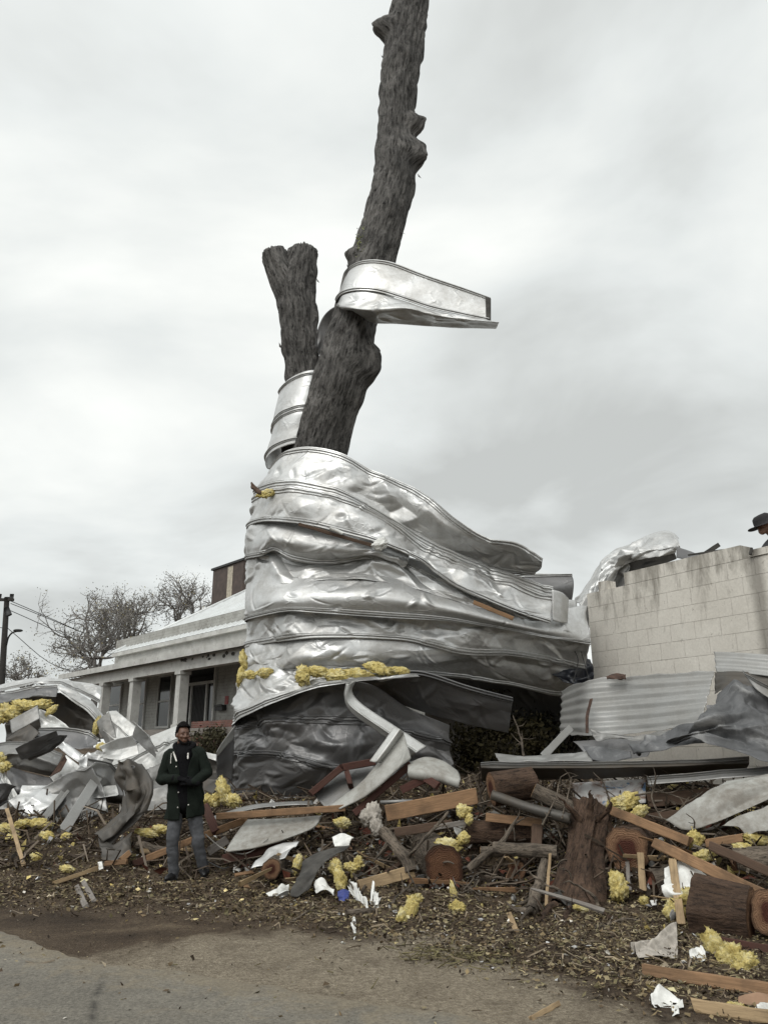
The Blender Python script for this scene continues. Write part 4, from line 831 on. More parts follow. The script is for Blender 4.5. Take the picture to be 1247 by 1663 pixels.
# ================================================================== the block wall on the right
WD = nrm(np.array([800.0, -1307.0, 0])); W0 = P(959, 1030, 14.0)*[1, 1, 0]; WN = np.array([WD[1], -WD[0], 0])     # WN points towards the camera side
def WQ(px, py):
    d = ray(px, py); t = np.dot(W0-CAM*[1, 1, 0], WN)/np.dot(d, WN); p = CAM+d*t; return np.dot(p-W0, WD), p[2]
def blockm():
    m = MT('painted concrete block', 0.85, 0, 0.25); u = m.vec('UV'); b = m.n('ShaderNodeTexBrick'); m.link(u, b.inputs['Vector']); b.inputs['Scale'].default_value = 1.0
    b.inputs['Brick Width'].default_value = 0.46; b.inputs['Row Height'].default_value = 0.27; b.inputs['Mortar Size'].default_value = 0.006; b.inputs['Mortar Smooth'].default_value = 0.3
    b.inputs['Color1'].default_value = (1, 1, 1, 1); b.inputs['Color2'].default_value = (0.95, 0.95, 0.95, 1); b.inputs['Mortar'].default_value = (0.97, 0.965, 0.96, 1)
    v = m.pos(); n = m.noise(v, 1.4, 7, 0.68, 0.6); f = m.noise(v, 30, 4, 0.6)
    s0 = m.n('ShaderNodeSeparateXYZ'); m.link(u, s0.inputs[0]); fr = m.math('FRACT', m.math('DIVIDE', s0.outputs[1], 0.27)); jd = m.ramp(m.math('ABSOLUTE', m.math('SUBTRACT', fr, 0.0)), (0.0, 1.0), (0.045, 0.0)); jn = m.math('MULTIPLY', jd, m.ramp(m.noise(v, 3.5, 4, 0.6), (0.38, 0.05), (0.58, 0.6)))
    c = m.ramp(n, (0.3, (0.56, 0.53, 0.475)), (0.7, (0.68, 0.65, 0.59))); c = m.mixc(1.0, c, b.outputs[0], 'MULTIPLY'); c = m.mixc(1.0, c, m.ramp(f, (0.3, 0.9), (0.7, 1.05)), 'MULTIPLY')
    c = m.mixc(jn, c, (0.12, 0.105, 0.085))
    sx = m.n('ShaderNodeSeparateXYZ'); m.link(u, sx.inputs[0])
    st = m.noise(m.vec('UV', (2.6, 0.55, 1)), 1.6, 7, 0.7, 0.4)
    top = m.math('ADD', m.math('MULTIPLY', sx.outputs[1], 0.42), 0.0)
    k = m.ramp(m.math('ADD', st, m.math('MULTIPLY', m.math('SUBTRACT', sx.outputs[1], 26.5), 0.17)), (0.53, 0.0), (0.70, 0.7)); c = m.mixc(k, c, (0.17, 0.155, 0.13))
    dots = m.ramp(m.noise(m.vec('UV', (9, 5, 1)), 2.0, 4, 0.7, 0.8), (0.63, 0.0), (0.70, 0.6)); c = m.mixc(dots, c, (0.20, 0.18, 0.15))
    dist = m.math('ABSOLUTE', m.math('SUBTRACT', m.math('ADD', sx.outputs[0], m.math('MULTIPLY', m.math('SUBTRACT', n, .5), .25)), WSTAIN)); c = m.mixc(m.ramp(dist, (0.05, 0.6), (0.18, 0.0)), c, (0.10, 0.09, 0.075))
    m.set('Base Color', c); m.bump(m.math('ADD', m.math('MULTIPLY', b.outputs[1], -1.2), m.math('MULTIPLY', f, 0.25)), 0.015, 0.8); return m.m
WTOP = WQ(950, 965)[1]; WSTAIN = WQ(1231, 950)[0]+10.0; M['block'] = blockm(); CH = 0.225
def wallbox(s0, s1, z0, z1, d0=0.0, d1=0.27):
    V, F = boxg((s0, 0, z0), (s1, 1, z1)); W_ = np.array([W0+WD*v[0]-WN*(d0+v[1]*(d1-d0))+[0, 0, v[2]] for v in V]); U = np.stack([V[:, 0]+V[:, 1]*.27+10.0, V[:, 2]-WTOP+27.0], 1); return W_, F, U
def blockwall():
    root = empty('block_wall', W0+[0, 0, .8], 'tall beige concrete block wall with dark stains and a stepped broken top', 'wall')
    sA, sB = WQ(1013, 940)[0], WQ(1203, 900)[0]; sC = WQ(1217, 900)[0]
    mb = MB(); mb.add(*wallbox(-0.02, 9, 0.2, WTOP)); mb.build('wall_face', M['block'], root, smooth=False)
    mb = MB(); mb.add(*wallbox(sA, sB, WTOP+0.003, WTOP+CH)); mb.build('top_course', M['block'], root, smooth=False)
    mb = MB(); mb.add(*wallbox(sC, 9, WTOP+0.003, WTOP+CH*.5, -0.02)); mb.build('top_course', M['block'], root, smooth=False)
    s0, s1 = WQ(970, 955)[0], WQ(984, 955)[0]; mb = MB(); mb.add(*wallbox(s0, s1, WTOP+0.003, WTOP+0.17, 0.02, .25)); mb.build('broken_block', M['block'], root, smooth=False)
    # floor of the gutted building behind the wall
    V, F = boxg((0.6, 0, 2.9), (9, 1, 3.1)); W_ = np.array([W0+WD*v[0]-WN*(0.28+v[1]*3.2)+[0, 0, v[2]] for v in V]); obj('floor_slab', W_, F, M['block'], root, smooth=False, uv=np.zeros((8, 2)))
blockwall()

# ================================================================== debris on and before the wall
def S(label, rails, mat='dull', cat='metal sheet', name='metal_sheet', **k):
    return sheet(name, rails, M[mat] if isinstance(mat, str) else mat, label, cat, **k)
WS = 'wind torn sheet metal lying in the debris'
S('big crumpled pale roofing sheet slumped over the block wall top', [[(930, 985, 15.2), (955, 945, 15.0), (985, 905, 14.9), (1030, 880, 14.8), (1078, 862, 14.6), (1100, 876, 14.3)], [(945, 985, 14.6), (968, 945, 14.5), (990, 915, 14.4), (1030, 898, 14.0), (1070, 885, 13.6), (1101, 885, 13.3)], [(940, 1040, 14.4), (975, 990, 14.3), (1005, 925, 14.2), (1040, 908, 13.9), (1075, 903, 13.6), (1096, 898, 13.4)]], 'silver', amp=.13, scale=.4, seed=3, res=.02, dents=9)
S('pale torn sheet standing upright behind the broken half block on the wall', [[(975, 920, 14.6), (995, 905, 14.5), (1016, 900, 14.2)], [(985, 960, 14.5), (1005, 960, 14.4), (1018, 945, 14.1)]], 'silver', amp=.08, scale=.3, seed=4, res=.02)
S('dark open mouth of sheet metal under the pale slumped roofing sheet', [[(1015, 905, 14.3), (1055, 898, 13.9), (1095, 890, 13.6)], [(1020, 935, 14.4), (1060, 922, 14.0), (1098, 908, 13.7)]], 'under', amp=.05, scale=.3, seed=5)
S('dark box gutter lying along the wall top beside the pale slumped sheet', [[(1098, 888, 13.0), (1120, 895, 12.7), (1142, 904, 12.4)], [(1098, 906, 12.9), (1120, 910, 12.6), (1140, 908, 12.3)]], 'under', amp=.02, seed=6)
M['feltwood'] = M['felt']
plank('charred dark stick poking up from the top of the block wall', (1130, 908, 12.4), (1168, 884, 12.2), .07, .06, 'feltwood', 'stick', 'stick')
plank('thin dark board lying flat on the wall top under the charred stick', (1120, 901, 12.35), (1178, 893, 11.7), .03, .12, 'feltwood')
plank('small dark peg standing in the notch of the wall top', (1217, 902, 11.1), (1220, 889, 11.1), .04, .04, 'feltwood', 'stick', 'stick')
sheet('torn_plastic', [[(905, 1072, 13.6), (930, 1066, 13.5), (958, 1072, 13.4)], [(895, 1090, 13.3), (930, 1090, 13.2), (965, 1095, 13.2)], [(915, 1108, 13.2), (940, 1112, 13.1), (968, 1110, 13.1)]], M['darkplastic'], 'blue black torn plastic bunched in the gap left of the block wall', 'plastic', amp=.10, scale=.22, res=.02, seed=8)
for i, (p, l) in enumerate(((((922, 985, 13.2), (935, 1030, 13.1), (948, 1075, 13.0), (955, 1100, 13.0)), 'thin dark cable hanging nearest the block wall edge'), (((915, 1000, 13.15), (922, 1040, 13.05), (938, 1070, 13.0), (930, 1110, 13.0)), 'thin dark cable looping left of the one beside the wall'))):
    V, F, U = tubeg(toW(p), .008, 6, step=.05)[:3]; obj('cable', V, F, M['wire'], None, l, 'cable')
# corrugated sheets
S('long pale corrugated sheet along the wall foot, its left end bent and rusty', [[(913, 1123, 12.9), (935, 1112, 12.6), (957, 1104, 12.3), (1010, 1099, 12.0), (1085, 1094, 11.4), (1162, 1090, 10.9)], [(908, 1192, 12.7), (930, 1195, 12.35), (955, 1197, 11.9), (1010, 1194, 11.6), (1075, 1188, 11.1), (1140, 1178, 10.6)]], 'galv', amp=.012, scale=.4, wave=(.035, .17, 1.0), res=.018, seed=9, jag=.03)
S('second corrugated sheet lying against the wall at the right edge, above the membrane', [[(1160, 1061, 11.0), (1205, 1063, 10.7), (1275, 1068, 10.3)], [(1163, 1092, 10.8), (1208, 1094, 10.5), (1275, 1102, 10.1)]], 'galv', amp=.01, wave=(.035, .15, 1.0), res=.018, seed=10)
S('dark corrugated offcut hanging between the two pale corrugated sheets', [[(1161, 1094, 10.75), (1190, 1092, 10.6), (1275, 1096, 10.2)], [(1161, 1128, 10.6), (1185, 1120, 10.4), (1275, 1130, 10.1)]], 'brownmetal', amp=.02, wave=(.018, .12, 1.0), res=.022, seed=13)
S('grey channel offcut slanting down across the torn membrane at the right edge', [[(1206, 1090, 10.1), (1225, 1106, 9.9), (1275, 1128, 9.7)], [(1214, 1103, 10.0), (1230, 1122, 9.8), (1275, 1150, 9.6)]], 'dull', amp=.015, seed=14, seams=(.1,), seamw=.05)
S('rust brown clump of flaking metal on top of the long corrugated sheet', [[(984, 1099, 12.0), (1000, 1093, 11.9), (1016, 1096, 11.8)], [(986, 1104, 11.9), (1000, 1103, 11.8), (1015, 1101, 11.7)]], 'rust', amp=.05, scale=.1, res=.02, seed=15)
S('vertical rusty seam strip torn down the bent end of the corrugated sheet', [[(957, 1135, 11.85), (962, 1134, 11.83)], [(951, 1160, 11.8), (956, 1162, 11.78)], [(950, 1190, 11.7), (955, 1191, 11.68)]], 'rust', amp=.03, scale=.12, res=.015, seed=16)
# membrane
S('large torn black roofing membrane draped down at the right edge', [[(1160, 1130, 10.3), (1180, 1112, 10.2), (1200, 1101, 10.1), (1222, 1112, 9.95), (1285, 1140, 9.8)], [(1125, 1183, 10.0), (1165, 1176, 9.8), (1200, 1176, 9.7), (1240, 1185, 9.6), (1285, 1190, 9.5)], [(1030, 1226, 10.6), (1095, 1212, 10.1), (1130, 1205, 9.8), (1195, 1222, 9.5), (1285, 1250, 9.2)]], 'membrane', amp=.12, scale=.35, res=.022, seed=17, jag=.06, name='roofing_membrane', cat='roofing membrane')
S('folded flap of grey membrane rolling left from the big torn one', [[(1030, 1222, 10.7), (1060, 1198, 10.6), (1097, 1181, 10.5), (1140, 1177, 10.3)], [(1028, 1230, 10.4), (1070, 1222, 10.1), (1105, 1212, 10.0), (1150, 1205, 9.9)]], 'membrane', amp=.08, scale=.35, res=.022, seed=18, bulge=.06, name='roofing_membrane', cat='roofing membrane', jag=.03)
S('narrow grey membrane tongue lying on the long gutter beam', [[(946, 1212, 11.0), (980, 1213, 10.8), (1022, 1226, 10.6)], [(960, 1234, 10.7), (990, 1238, 10.5), (1026, 1231, 10.4)]], 'membrane', amp=.05, scale=.3, res=.02, seed=19, name='roofing_membrane', cat='roofing membrane', bulge=.04)
S('torn pale grey strip under the foot of the long corrugated sheet', [[(955, 1184, 11.5), (1000, 1190, 11.2), (1050, 1190, 11.0), (1098, 1180, 10.7)], [(965, 1204, 11.3), (1000, 1202, 11.1), (1050, 1203, 10.9), (1085, 1195, 10.6)]], 'dull', amp=.06, scale=.2, res=.02, seed=20, jag=.04)
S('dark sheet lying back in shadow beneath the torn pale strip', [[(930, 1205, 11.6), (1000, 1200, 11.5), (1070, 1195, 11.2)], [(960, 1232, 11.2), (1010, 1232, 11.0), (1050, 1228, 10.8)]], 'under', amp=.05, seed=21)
S('flat grey strip resting on the left half of the long gutter beam', [[(803, 1224, 11.2), (850, 1228, 11.1), (900, 1225, 11.0), (955, 1220, 10.9)], [(810, 1236, 10.8), (850, 1237, 10.7), (900, 1236, 10.6), (962, 1236, 10.6)]], 'galv', amp=.03, scale=.3, res=.025, seed=23)
S('long straight gutter beam with a pale rim lying level across the heap', [[(781, 1239, 10.5), (1000, 1239, 10.2), (1216, 1231, 9.9)], [(780, 1247, 10.42), (1000, 1247, 10.12), (1216, 1239, 9.82)], [(782, 1268, 10.75), (1000, 1263, 10.45), (1212, 1247, 10.1)]], 'brownmetal', amp=.012, lin=True, seams=(.16,), sm=M['dull'], seamw=.10, seed=24, res=.03, name='gutter_beam', cat='gutter')
S('second gutter beam at the right edge, lying behind the pale bent panels', [[(1050, 1263, 10.1), (1150, 1254, 9.9), (1275, 1242, 9.6)], [(1052, 1274, 10.0), (1150, 1266, 9.8), (1275, 1255, 9.5)]], 'dull', amp=.012, seams=(.2,), seed=25, seamw=.05, name='gutter_beam', cat='gutter')
plank('ribbed metal channel leaning up from the gutter beam towards the corrugated sheet', (880, 1230, 11.2), (926, 1182, 11.9), .10, .06, 'galvplank', 'metal_channel', 'metal channel') if 'galvplank' in M else None
S('pale bent panel fanning out at the right edge below the second gutter beam', [[(1180, 1268, 9.6), (1215, 1262, 9.5), (1275, 1253, 9.3)], [(1130, 1300, 9.4), (1180, 1290, 9.25), (1275, 1268, 9.1)], [(1080, 1332, 9.5), (1130, 1346, 9.2), (1275, 1286, 9.0)]], 'dirtywhite', amp=.03, scale=.5, seed=26, lin=True, name='bent_panel', cat='panel')
S('lower pale bent panel with a ragged corner beside the yellow insulation', [[(1165, 1340, 9.0), (1215, 1318, 8.9), (1275, 1298, 8.8)], [(1195, 1345, 8.9), (1225, 1340, 8.8), (1275, 1330, 8.65)], [(1206, 1360, 8.8), (1235, 1356, 8.7), (1275, 1352, 8.6)]], 'dirtywhite', amp=.04, scale=.3, seed=27, name='bent_panel', cat='panel', jag=.04)
S('stained grey white board standing under the gutter beam, streaked with blue paint', [[(928, 1272, 10.6), (985, 1268, 10.5), (1048, 1266, 10.4)], [(938, 1310, 10.4), (990, 1308, 10.3), (1048, 1304, 10.2)]], 'graffiti', amp=.015, seed=28, name='painted_board', cat='board') if 'graffiti' in M else None
S('added folded dark sheet standing in for shade in the hollow behind the wrap', [[(700, 985, 13.8), (800, 985, 13.8), (880, 1000, 13.9), (955, 1010, 14.0)], [(700, 1060, 13.9), (800, 1080, 14.0), (880, 1090, 14.1), (955, 1105, 14.2)], [(700, 1150, 14.6), (800, 1160, 14.8), (880, 1170, 15), (960, 1180, 15)]], 'under', amp=.05, seed=29)  # backing added to the void, its dark tone stands in for shade
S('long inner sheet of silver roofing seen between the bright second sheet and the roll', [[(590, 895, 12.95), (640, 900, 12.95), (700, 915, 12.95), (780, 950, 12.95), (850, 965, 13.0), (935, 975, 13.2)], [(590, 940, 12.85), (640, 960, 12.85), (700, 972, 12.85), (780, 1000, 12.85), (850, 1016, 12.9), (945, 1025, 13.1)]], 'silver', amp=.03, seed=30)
S('added broad black sheet standing in for shade at the back of the hollow', [[(690, 1060, 15.4), (800, 1070, 15.5), (900, 1080, 15.6), (985, 1090, 15.6)], [(690, 1190, 15.6), (800, 1190, 15.7), (900, 1190, 15.7), (985, 1190, 15.7)], [(690, 1300, 15.4), (800, 1300, 15.5), (900, 1300, 15.5), (985, 1300, 15.5)]], 'brownmetal', amp=.05, seed=31)  # second added backing, coloured black to keep the hollow's depth dark
# unseen treeline added behind the camera to darken the metal's reflections
def add_dark_treeline():
    rs = np.random.RandomState(77); mb = MB()
    for x in np.arange(-95, 95, 5.0):
        y = -42+rs.uniform(-6, 6)+abs(x)*.25; h = rs.uniform(7, 13); V, F = ICO[3]; d = 1+.45*fb3(V*2+x, 5, 3, .6); mb.add(V*d[:, None]*[rs.uniform(3.2, 5), 3, h*.55]+[x, y, h*.5], F)
    mb.build('added_dark_treeline', simple('added dark treeline', (0.045, 0.042, 0.032), 0.9, .4, .5), kind='stuff')
add_dark_treeline()

# ================================================================== heap of torn roofing on the left
def SL(label, rails, mat='dull', **k):
    k['amp'] = k.get('amp', .05)*1.5; k.setdefault('scale', .45); k.setdefault('res', .025); k.setdefault('straight', True); k.setdefault('lin', True)
    return sheet(k.pop('name', 'torn_roofing'), rails, M[mat], label, 'torn roofing', group='torn roofing heaped at the left', **k)
SL('arched light sheet crowning the left heap, its rim against the sky', [[(-20, 1118, 17.6), (20, 1106, 17.6), (60, 1101, 17.5), (100, 1102, 17.4), (135, 1109, 17.3), (166, 1117, 17.2)], [(-20, 1128, 16.8), (20, 1118, 16.7), (62, 1110, 16.6), (100, 1113, 16.5), (132, 1126, 16.6), (162, 1142, 16.7)]], 'silver', seams=(.9,), seed=201)
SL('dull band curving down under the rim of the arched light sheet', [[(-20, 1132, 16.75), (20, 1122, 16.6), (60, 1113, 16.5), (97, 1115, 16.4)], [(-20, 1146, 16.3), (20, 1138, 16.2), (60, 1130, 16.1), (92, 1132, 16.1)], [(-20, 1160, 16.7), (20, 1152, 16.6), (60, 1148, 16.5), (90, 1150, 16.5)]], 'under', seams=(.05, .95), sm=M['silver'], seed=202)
SL('light slope of sheet falling right from the crown of the left heap', [[(94, 1112, 16.35), (125, 1122, 16.35), (152, 1140, 16.35), (170, 1162, 16.3)], [(96, 1122, 16.1), (118, 1138, 16.0), (140, 1156, 16.0), (158, 1175, 16.0)]], 'silver', seams=(.9,), seed=203)
SL('black backing sheet standing in for shade inside the arch of the left heap', [[(10, 1135, 17.2), (60, 1125, 17.2), (110, 1125, 17.2), (155, 1155, 17.0)], [(10, 1205, 17.0), (60, 1205, 17.0), (110, 1205, 17.0), (165, 1205, 16.8)]], 'brownmetal', seed=204)  # backing sheet whose black colour paints the shaded inside of the arch
SL('grey tilted panel below the long yellow insulation roll', [[(16, 1170, 15.6), (40, 1157, 15.6), (62, 1145, 15.7)], [(20, 1192, 15.5), (42, 1180, 15.5), (66, 1167, 15.6)]], 'dull', seed=205, amp=.02)
SL('small white triangular sheet right of the insulation roll', [[(62, 1150, 15.9), (90, 1163, 15.7), (117, 1183, 15.6)], [(66, 1182, 15.6), (85, 1184, 15.5), (114, 1187, 15.45)]], 'white', seed=206, amp=.07, scale=.3)
SL('flat dark grey sheet lying across the middle of the left heap', [[(66, 1184, 15.6), (105, 1182, 15.5), (147, 1187, 15.4), (160, 1203, 15.3)], [(54, 1206, 15.2), (95, 1212, 15.1), (130, 1217, 15.1), (158, 1208, 15.1)]], 'under', seed=207, amp=.03, seams=(.1,), sm=M['dull'])
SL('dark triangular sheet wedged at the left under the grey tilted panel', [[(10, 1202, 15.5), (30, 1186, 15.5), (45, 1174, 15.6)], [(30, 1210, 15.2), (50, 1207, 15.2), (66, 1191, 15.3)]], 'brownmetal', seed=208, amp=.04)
SL('wide muddy curved sheet in the lower left of the heap', [[(-20, 1212, 15.2), (15, 1206, 15.1), (50, 1207, 15.0), (102, 1226, 14.9)], [(-20, 1228, 14.7), (15, 1224, 14.6), (50, 1226, 14.5), (95, 1243, 14.5)], [(-20, 1244, 14.9), (18, 1246, 14.8), (48, 1252, 14.7), (82, 1260, 14.7)]], 'dull', seed=209, amp=.035, seams=(.05,))
SL('crumpled light flap over the right end of the wide muddy sheet', [[(90, 1198, 15.0), (112, 1210, 14.9), (138, 1228, 14.8)], [(96, 1212, 14.8), (112, 1226, 14.7), (128, 1238, 14.6)]], 'silver', seed=210, amp=.08, scale=.25)
SL('pale square panel leaning at the end of the wide muddy sheet', [[(108, 1226, 14.6), (122, 1237, 14.5), (137, 1249, 14.45)], [(81, 1261, 14.3), (92, 1276, 14.2), (100, 1291, 14.2)]], 'white', seed=211, amp=.03)
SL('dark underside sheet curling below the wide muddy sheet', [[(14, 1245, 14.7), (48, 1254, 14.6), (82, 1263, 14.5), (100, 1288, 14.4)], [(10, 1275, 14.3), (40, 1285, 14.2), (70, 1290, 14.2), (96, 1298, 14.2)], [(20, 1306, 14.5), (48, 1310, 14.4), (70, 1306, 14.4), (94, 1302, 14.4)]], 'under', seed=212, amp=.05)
SL('narrow light sheet folded down at the far left edge', [[(-20, 1240, 14.4), (2, 1246, 14.3), (18, 1270, 14.2), (32, 1296, 14.1)], [(-20, 1262, 14.1), (-4, 1268, 14.1), (8, 1290, 14.0), (18, 1312, 14.0)]], 'white', seed=213, amp=.05, seams=(.5,))
SL('grey curled sheet standing under the narrow light sheet at far left', [[(-20, 1268, 14.2), (0, 1270, 14.1), (14, 1296, 14.0)], [(-20, 1318, 13.8), (-2, 1316, 13.8), (12, 1314, 13.8)]], 'dull', seed=214, amp=.05)
SL('broad dull sheet with a bright hem lying low in the heap', [[(135, 1258, 14.4), (165, 1254, 14.4), (195, 1262, 14.5), (215, 1270, 14.6)], [(112, 1285, 14.0), (150, 1285, 13.9), (185, 1287, 13.9), (215, 1290, 14.0)], [(106, 1296, 14.2), (150, 1302, 14.1), (185, 1303, 14.1), (215, 1302, 14.2)]], 'dull', seed=215, amp=.05, seams=(.9,), bulge=.08)
SL('white folded sheet peaking right of the dark bent column', [[(176, 1157, 15.4), (190, 1155, 15.3), (212, 1172, 15.1), (237, 1194, 15.0)], [(168, 1184, 15.0), (180, 1195, 14.9), (195, 1210, 14.8), (212, 1216, 14.8)]], 'white', seed=216, amp=.04, seams=(.5,), seamw=.05)
SL('dark bent column of sheet standing in the middle of the heap', [[(158, 1172, 15.3), (168, 1163, 15.2), (178, 1156, 15.2)], [(163, 1190, 15.1), (172, 1186, 15.0), (186, 1184, 15.0)], [(172, 1216, 14.9), (182, 1216, 14.8), (194, 1214, 14.8)]], 'dull', seed=217, amp=.04)
SL('long white sheet sweeping up behind the standing man', [[(168, 1236, 14.6), (202, 1220, 14.7), (245, 1196, 14.9), (292, 1177, 15.2)], [(170, 1252, 14.3), (205, 1242, 14.3), (250, 1222, 14.5), (290, 1205, 14.8)], [(168, 1266, 14.3), (205, 1262, 14.2), (250, 1246, 14.3), (285, 1232, 14.6)]], 'white', seed=218, amp=.025, seams=(.45,), seamw=.06)
SL('white tail of sheet showing right of the standing man', [[(288, 1206, 14.8), (310, 1214, 14.6), (332, 1221, 14.5), (352, 1225, 14.4)], [(288, 1222, 14.6), (312, 1222, 14.4), (332, 1228, 14.3), (352, 1237, 14.3)]], 'white', seed=219, amp=.02)
SL('crushed light sheet filling the dip below the dark grey sheet', [[(128, 1236, 14.7), (150, 1222, 14.9), (172, 1214, 14.9)], [(132, 1254, 14.5), (150, 1250, 14.5), (176, 1240, 14.6)]], 'silver', seed=220, amp=.09, scale=.22)
SL('small dark folded scrap beside the white folded sheet', [[(196, 1212, 14.7), (206, 1200, 14.7), (218, 1193, 14.8)], [(200, 1220, 14.6), (212, 1214, 14.6), (226, 1203, 14.7)]], 'under', seed=221, amp=.04, scale=.2)
SL('large dark mud stained sheet curling like a ribbon beside the standing man', [[(196, 1236, 12.2), (186, 1262, 12.1), (200, 1288, 12.0), (196, 1318, 11.8), (170, 1342, 11.6), (154, 1354, 11.5)], [(206, 1236, 11.8), (214, 1254, 11.7), (226, 1284, 11.6), (216, 1322, 11.45), (190, 1352, 11.35), (168, 1368, 11.3)], [(231, 1240, 12.0), (249, 1268, 11.8), (249, 1290, 11.7), (240, 1318, 11.6), (212, 1345, 11.5), (180, 1372, 11.4)]], 'brownmetal', seed=222, amp=.09, scale=.4)
SL('dark crescent curl at the top of the mud stained ribbon', [[(200, 1236, 12.0), (190, 1250, 12.2), (188, 1272, 12.25), (194, 1290, 12.2)], [(218, 1246, 11.6), (206, 1258, 11.9), (202, 1276, 12.0), (206, 1296, 11.9)]], 'under', seed=223, amp=.04, scale=.3)
SL('muddy foot of the ribbon sheet folded flat on the soil', [[(160, 1360, 11.4), (185, 1372, 11.3), (214, 1350, 11.4)], [(166, 1396, 11.0), (190, 1398, 10.95), (214, 1388, 11.0)]], 'brownmetal', seed=224, amp=.05, scale=.3)
SL('brown edged scrap hanging at the foot of the muddy curved sheet', [[(84, 1258, 14.2), (96, 1240, 14.2), (106, 1226, 14.3)], [(82, 1262, 14.1), (100, 1252, 14.1), (110, 1234, 14.2)]], 'rust', seed=225, amp=.02)
SL('added black sheet standing in for shade under the white tail right of the man', [[(286, 1222, 14.75), (320, 1228, 14.6), (356, 1236, 14.4)], [(284, 1262, 14.5), (320, 1264, 14.4), (358, 1268, 14.3)], [(282, 1306, 14.0), (320, 1306, 14.0), (360, 1306, 13.9)]], 'brownmetal', seed=226)  # added sheet, black colour paints the dark hollow below the tail
SL('added dark sheet standing in for shade below the long white sweeping sheet', [[(200, 1258, 14.3), (245, 1246, 14.3), (290, 1230, 14.5)], [(205, 1290, 14.0), (248, 1284, 14.0), (290, 1276, 14.1)], [(210, 1318, 13.6), (250, 1316, 13.6), (292, 1314, 13.6)]], 'dull', seed=227)  # added filler carrying the same painted hollow further left
rl = np.random.RandomState(99)
for i in range(9):
    px, py = rl.uniform(-5, 235), rl.uniform(1190, 1305); Y = 14.3-(py-1190)*.008-rl.uniform(0, .3); p = PG(px, py, Y, .15); s_ = rl.uniform(.3, .6); ax = nrm(rl.randn(3)*[1, .5, .5]); bx = nrm(np.cross(ax, rl.randn(3))); q = rl.uniform(.45, .75)
    sheet('roofing_offcut', [[p-ax*s_-bx*s_*q, p-bx*s_*q*1.2, p+ax*s_-bx*s_*q*.5], [p-ax*s_*.9+nrm(np.cross(ax, bx))*.08, p+nrm(np.cross(ax, bx))*.12, p+ax*s_*.8], [p-ax*s_*.7+bx*s_*q, p+bx*s_*q, p+ax*s_+bx*s_*q*.6]], M[['silver', 'dull', 'white', 'under'][i % 4]], 'small bent offcut of roofing in the left heap', 'offcut', amp=.03, scale=.3, res=.02, seed=1200+i, lin=True, straight=True, group='roofing offcuts in the left heap', seams=(.06,) if i % 2 else (), seamw=.06)
plank('grey steel channel leaning steeply across the middle of the left heap', (102, 1352, 12.4), (188, 1216, 14.2), .16, .08, 'galvplank', 'metal_channel', 'metal channel')
plank('thinner grey channel leaning parallel, left of the longer one', (68, 1334, 12.8), (135, 1246, 14.0), .10, .06, 'galvplank', 'metal_channel', 'metal channel')
plank('thin second rail close beside the thinner channel', (74, 1334, 12.75), (112, 1284, 13.4), .05, .05, 'galvplank', 'metal_channel', 'metal channel')

# ================================================================== panels and boards at the foot of the tree
S('upright white gutter piece capping the top of the bent pale panel', [[(640, 1180, 10.9), (622, 1206, 10.85), (600, 1236, 10.8)], [(650, 1184, 10.8), (632, 1210, 10.75), (611, 1238, 10.7)], [(656, 1190, 11.0), (640, 1214, 10.95), (620, 1240, 10.9)]], 'white', amp=.012, lin=True, seed=301, name='gutter_piece', cat='gutter')
S('tall pale dirty panel bent up from the heap, dark edged, at centre', [[(530, 1313, 11.0), (560, 1292, 10.95), (590, 1268, 10.9), (625, 1226, 10.9), (656, 1192, 10.95)], [(552, 1314, 10.7), (590, 1296, 10.65), (622, 1272, 10.65), (645, 1250, 10.7), (667, 1232, 10.8)]], 'dirtywhite', amp=.02, seed=302, name='bent_panel', cat='panel', bulge=.04, th=.02)
plank('dark red brown batten running under the edge of the tall pale panel', (574, 1322, 10.75), (668, 1240, 10.9), .09, .12, 'lumberred', 'batten', 'batten')
S('pale curled panel with a rounded end right of the tall pale panel', [[(663, 1240, 11.0), (690, 1230, 11.0), (718, 1236, 10.9), (742, 1252, 10.8)], [(664, 1254, 10.7), (690, 1256, 10.6), (718, 1262, 10.55), (746, 1272, 10.5)], [(672, 1266, 10.8), (692, 1270, 10.7), (716, 1272, 10.65), (745, 1275, 10.6)]], 'dirtywhite', amp=.02, seed=303, name='bent_panel', cat='panel', bulge=.05, th=.012)
plank('red brown batten under the left of the pale curled panel', (650, 1284, 10.7), (691, 1264, 10.65), .10, .06, 'lumberred', 'batten', 'batten')
plank('red brown batten under the right of the pale curled panel', (690, 1263, 10.6), (712, 1277, 10.45), .10, .05, 'lumberred', 'batten', 'batten')
cab = empty('broken_cabinet', P(555, 1290, 11.2), 'broken grey backed cabinet with a red brown frame tipped on its side', 'cabinet')
sheet('back_panel', [[(510, 1290, 11.4), (560, 1252, 11.6), (608, 1242, 11.7)], [(528, 1312, 11.2), (575, 1292, 11.3), (600, 1285, 11.4)]], M['dull'], parent=cab, amp=.01, th=.02)
for nm, a, b, w, t in (('side_rail', (502, 1291, 11.3), (554, 1247, 11.4), .09, .22), ('top_rail', (553, 1247, 11.4), (608, 1237, 11.5), .10, .2), ('divider', (563, 1252, 11.4), (570, 1278, 11.3), .07, .15)): plank(None, a, b, w, t, 'lumberred', nm, None, parent=cab)
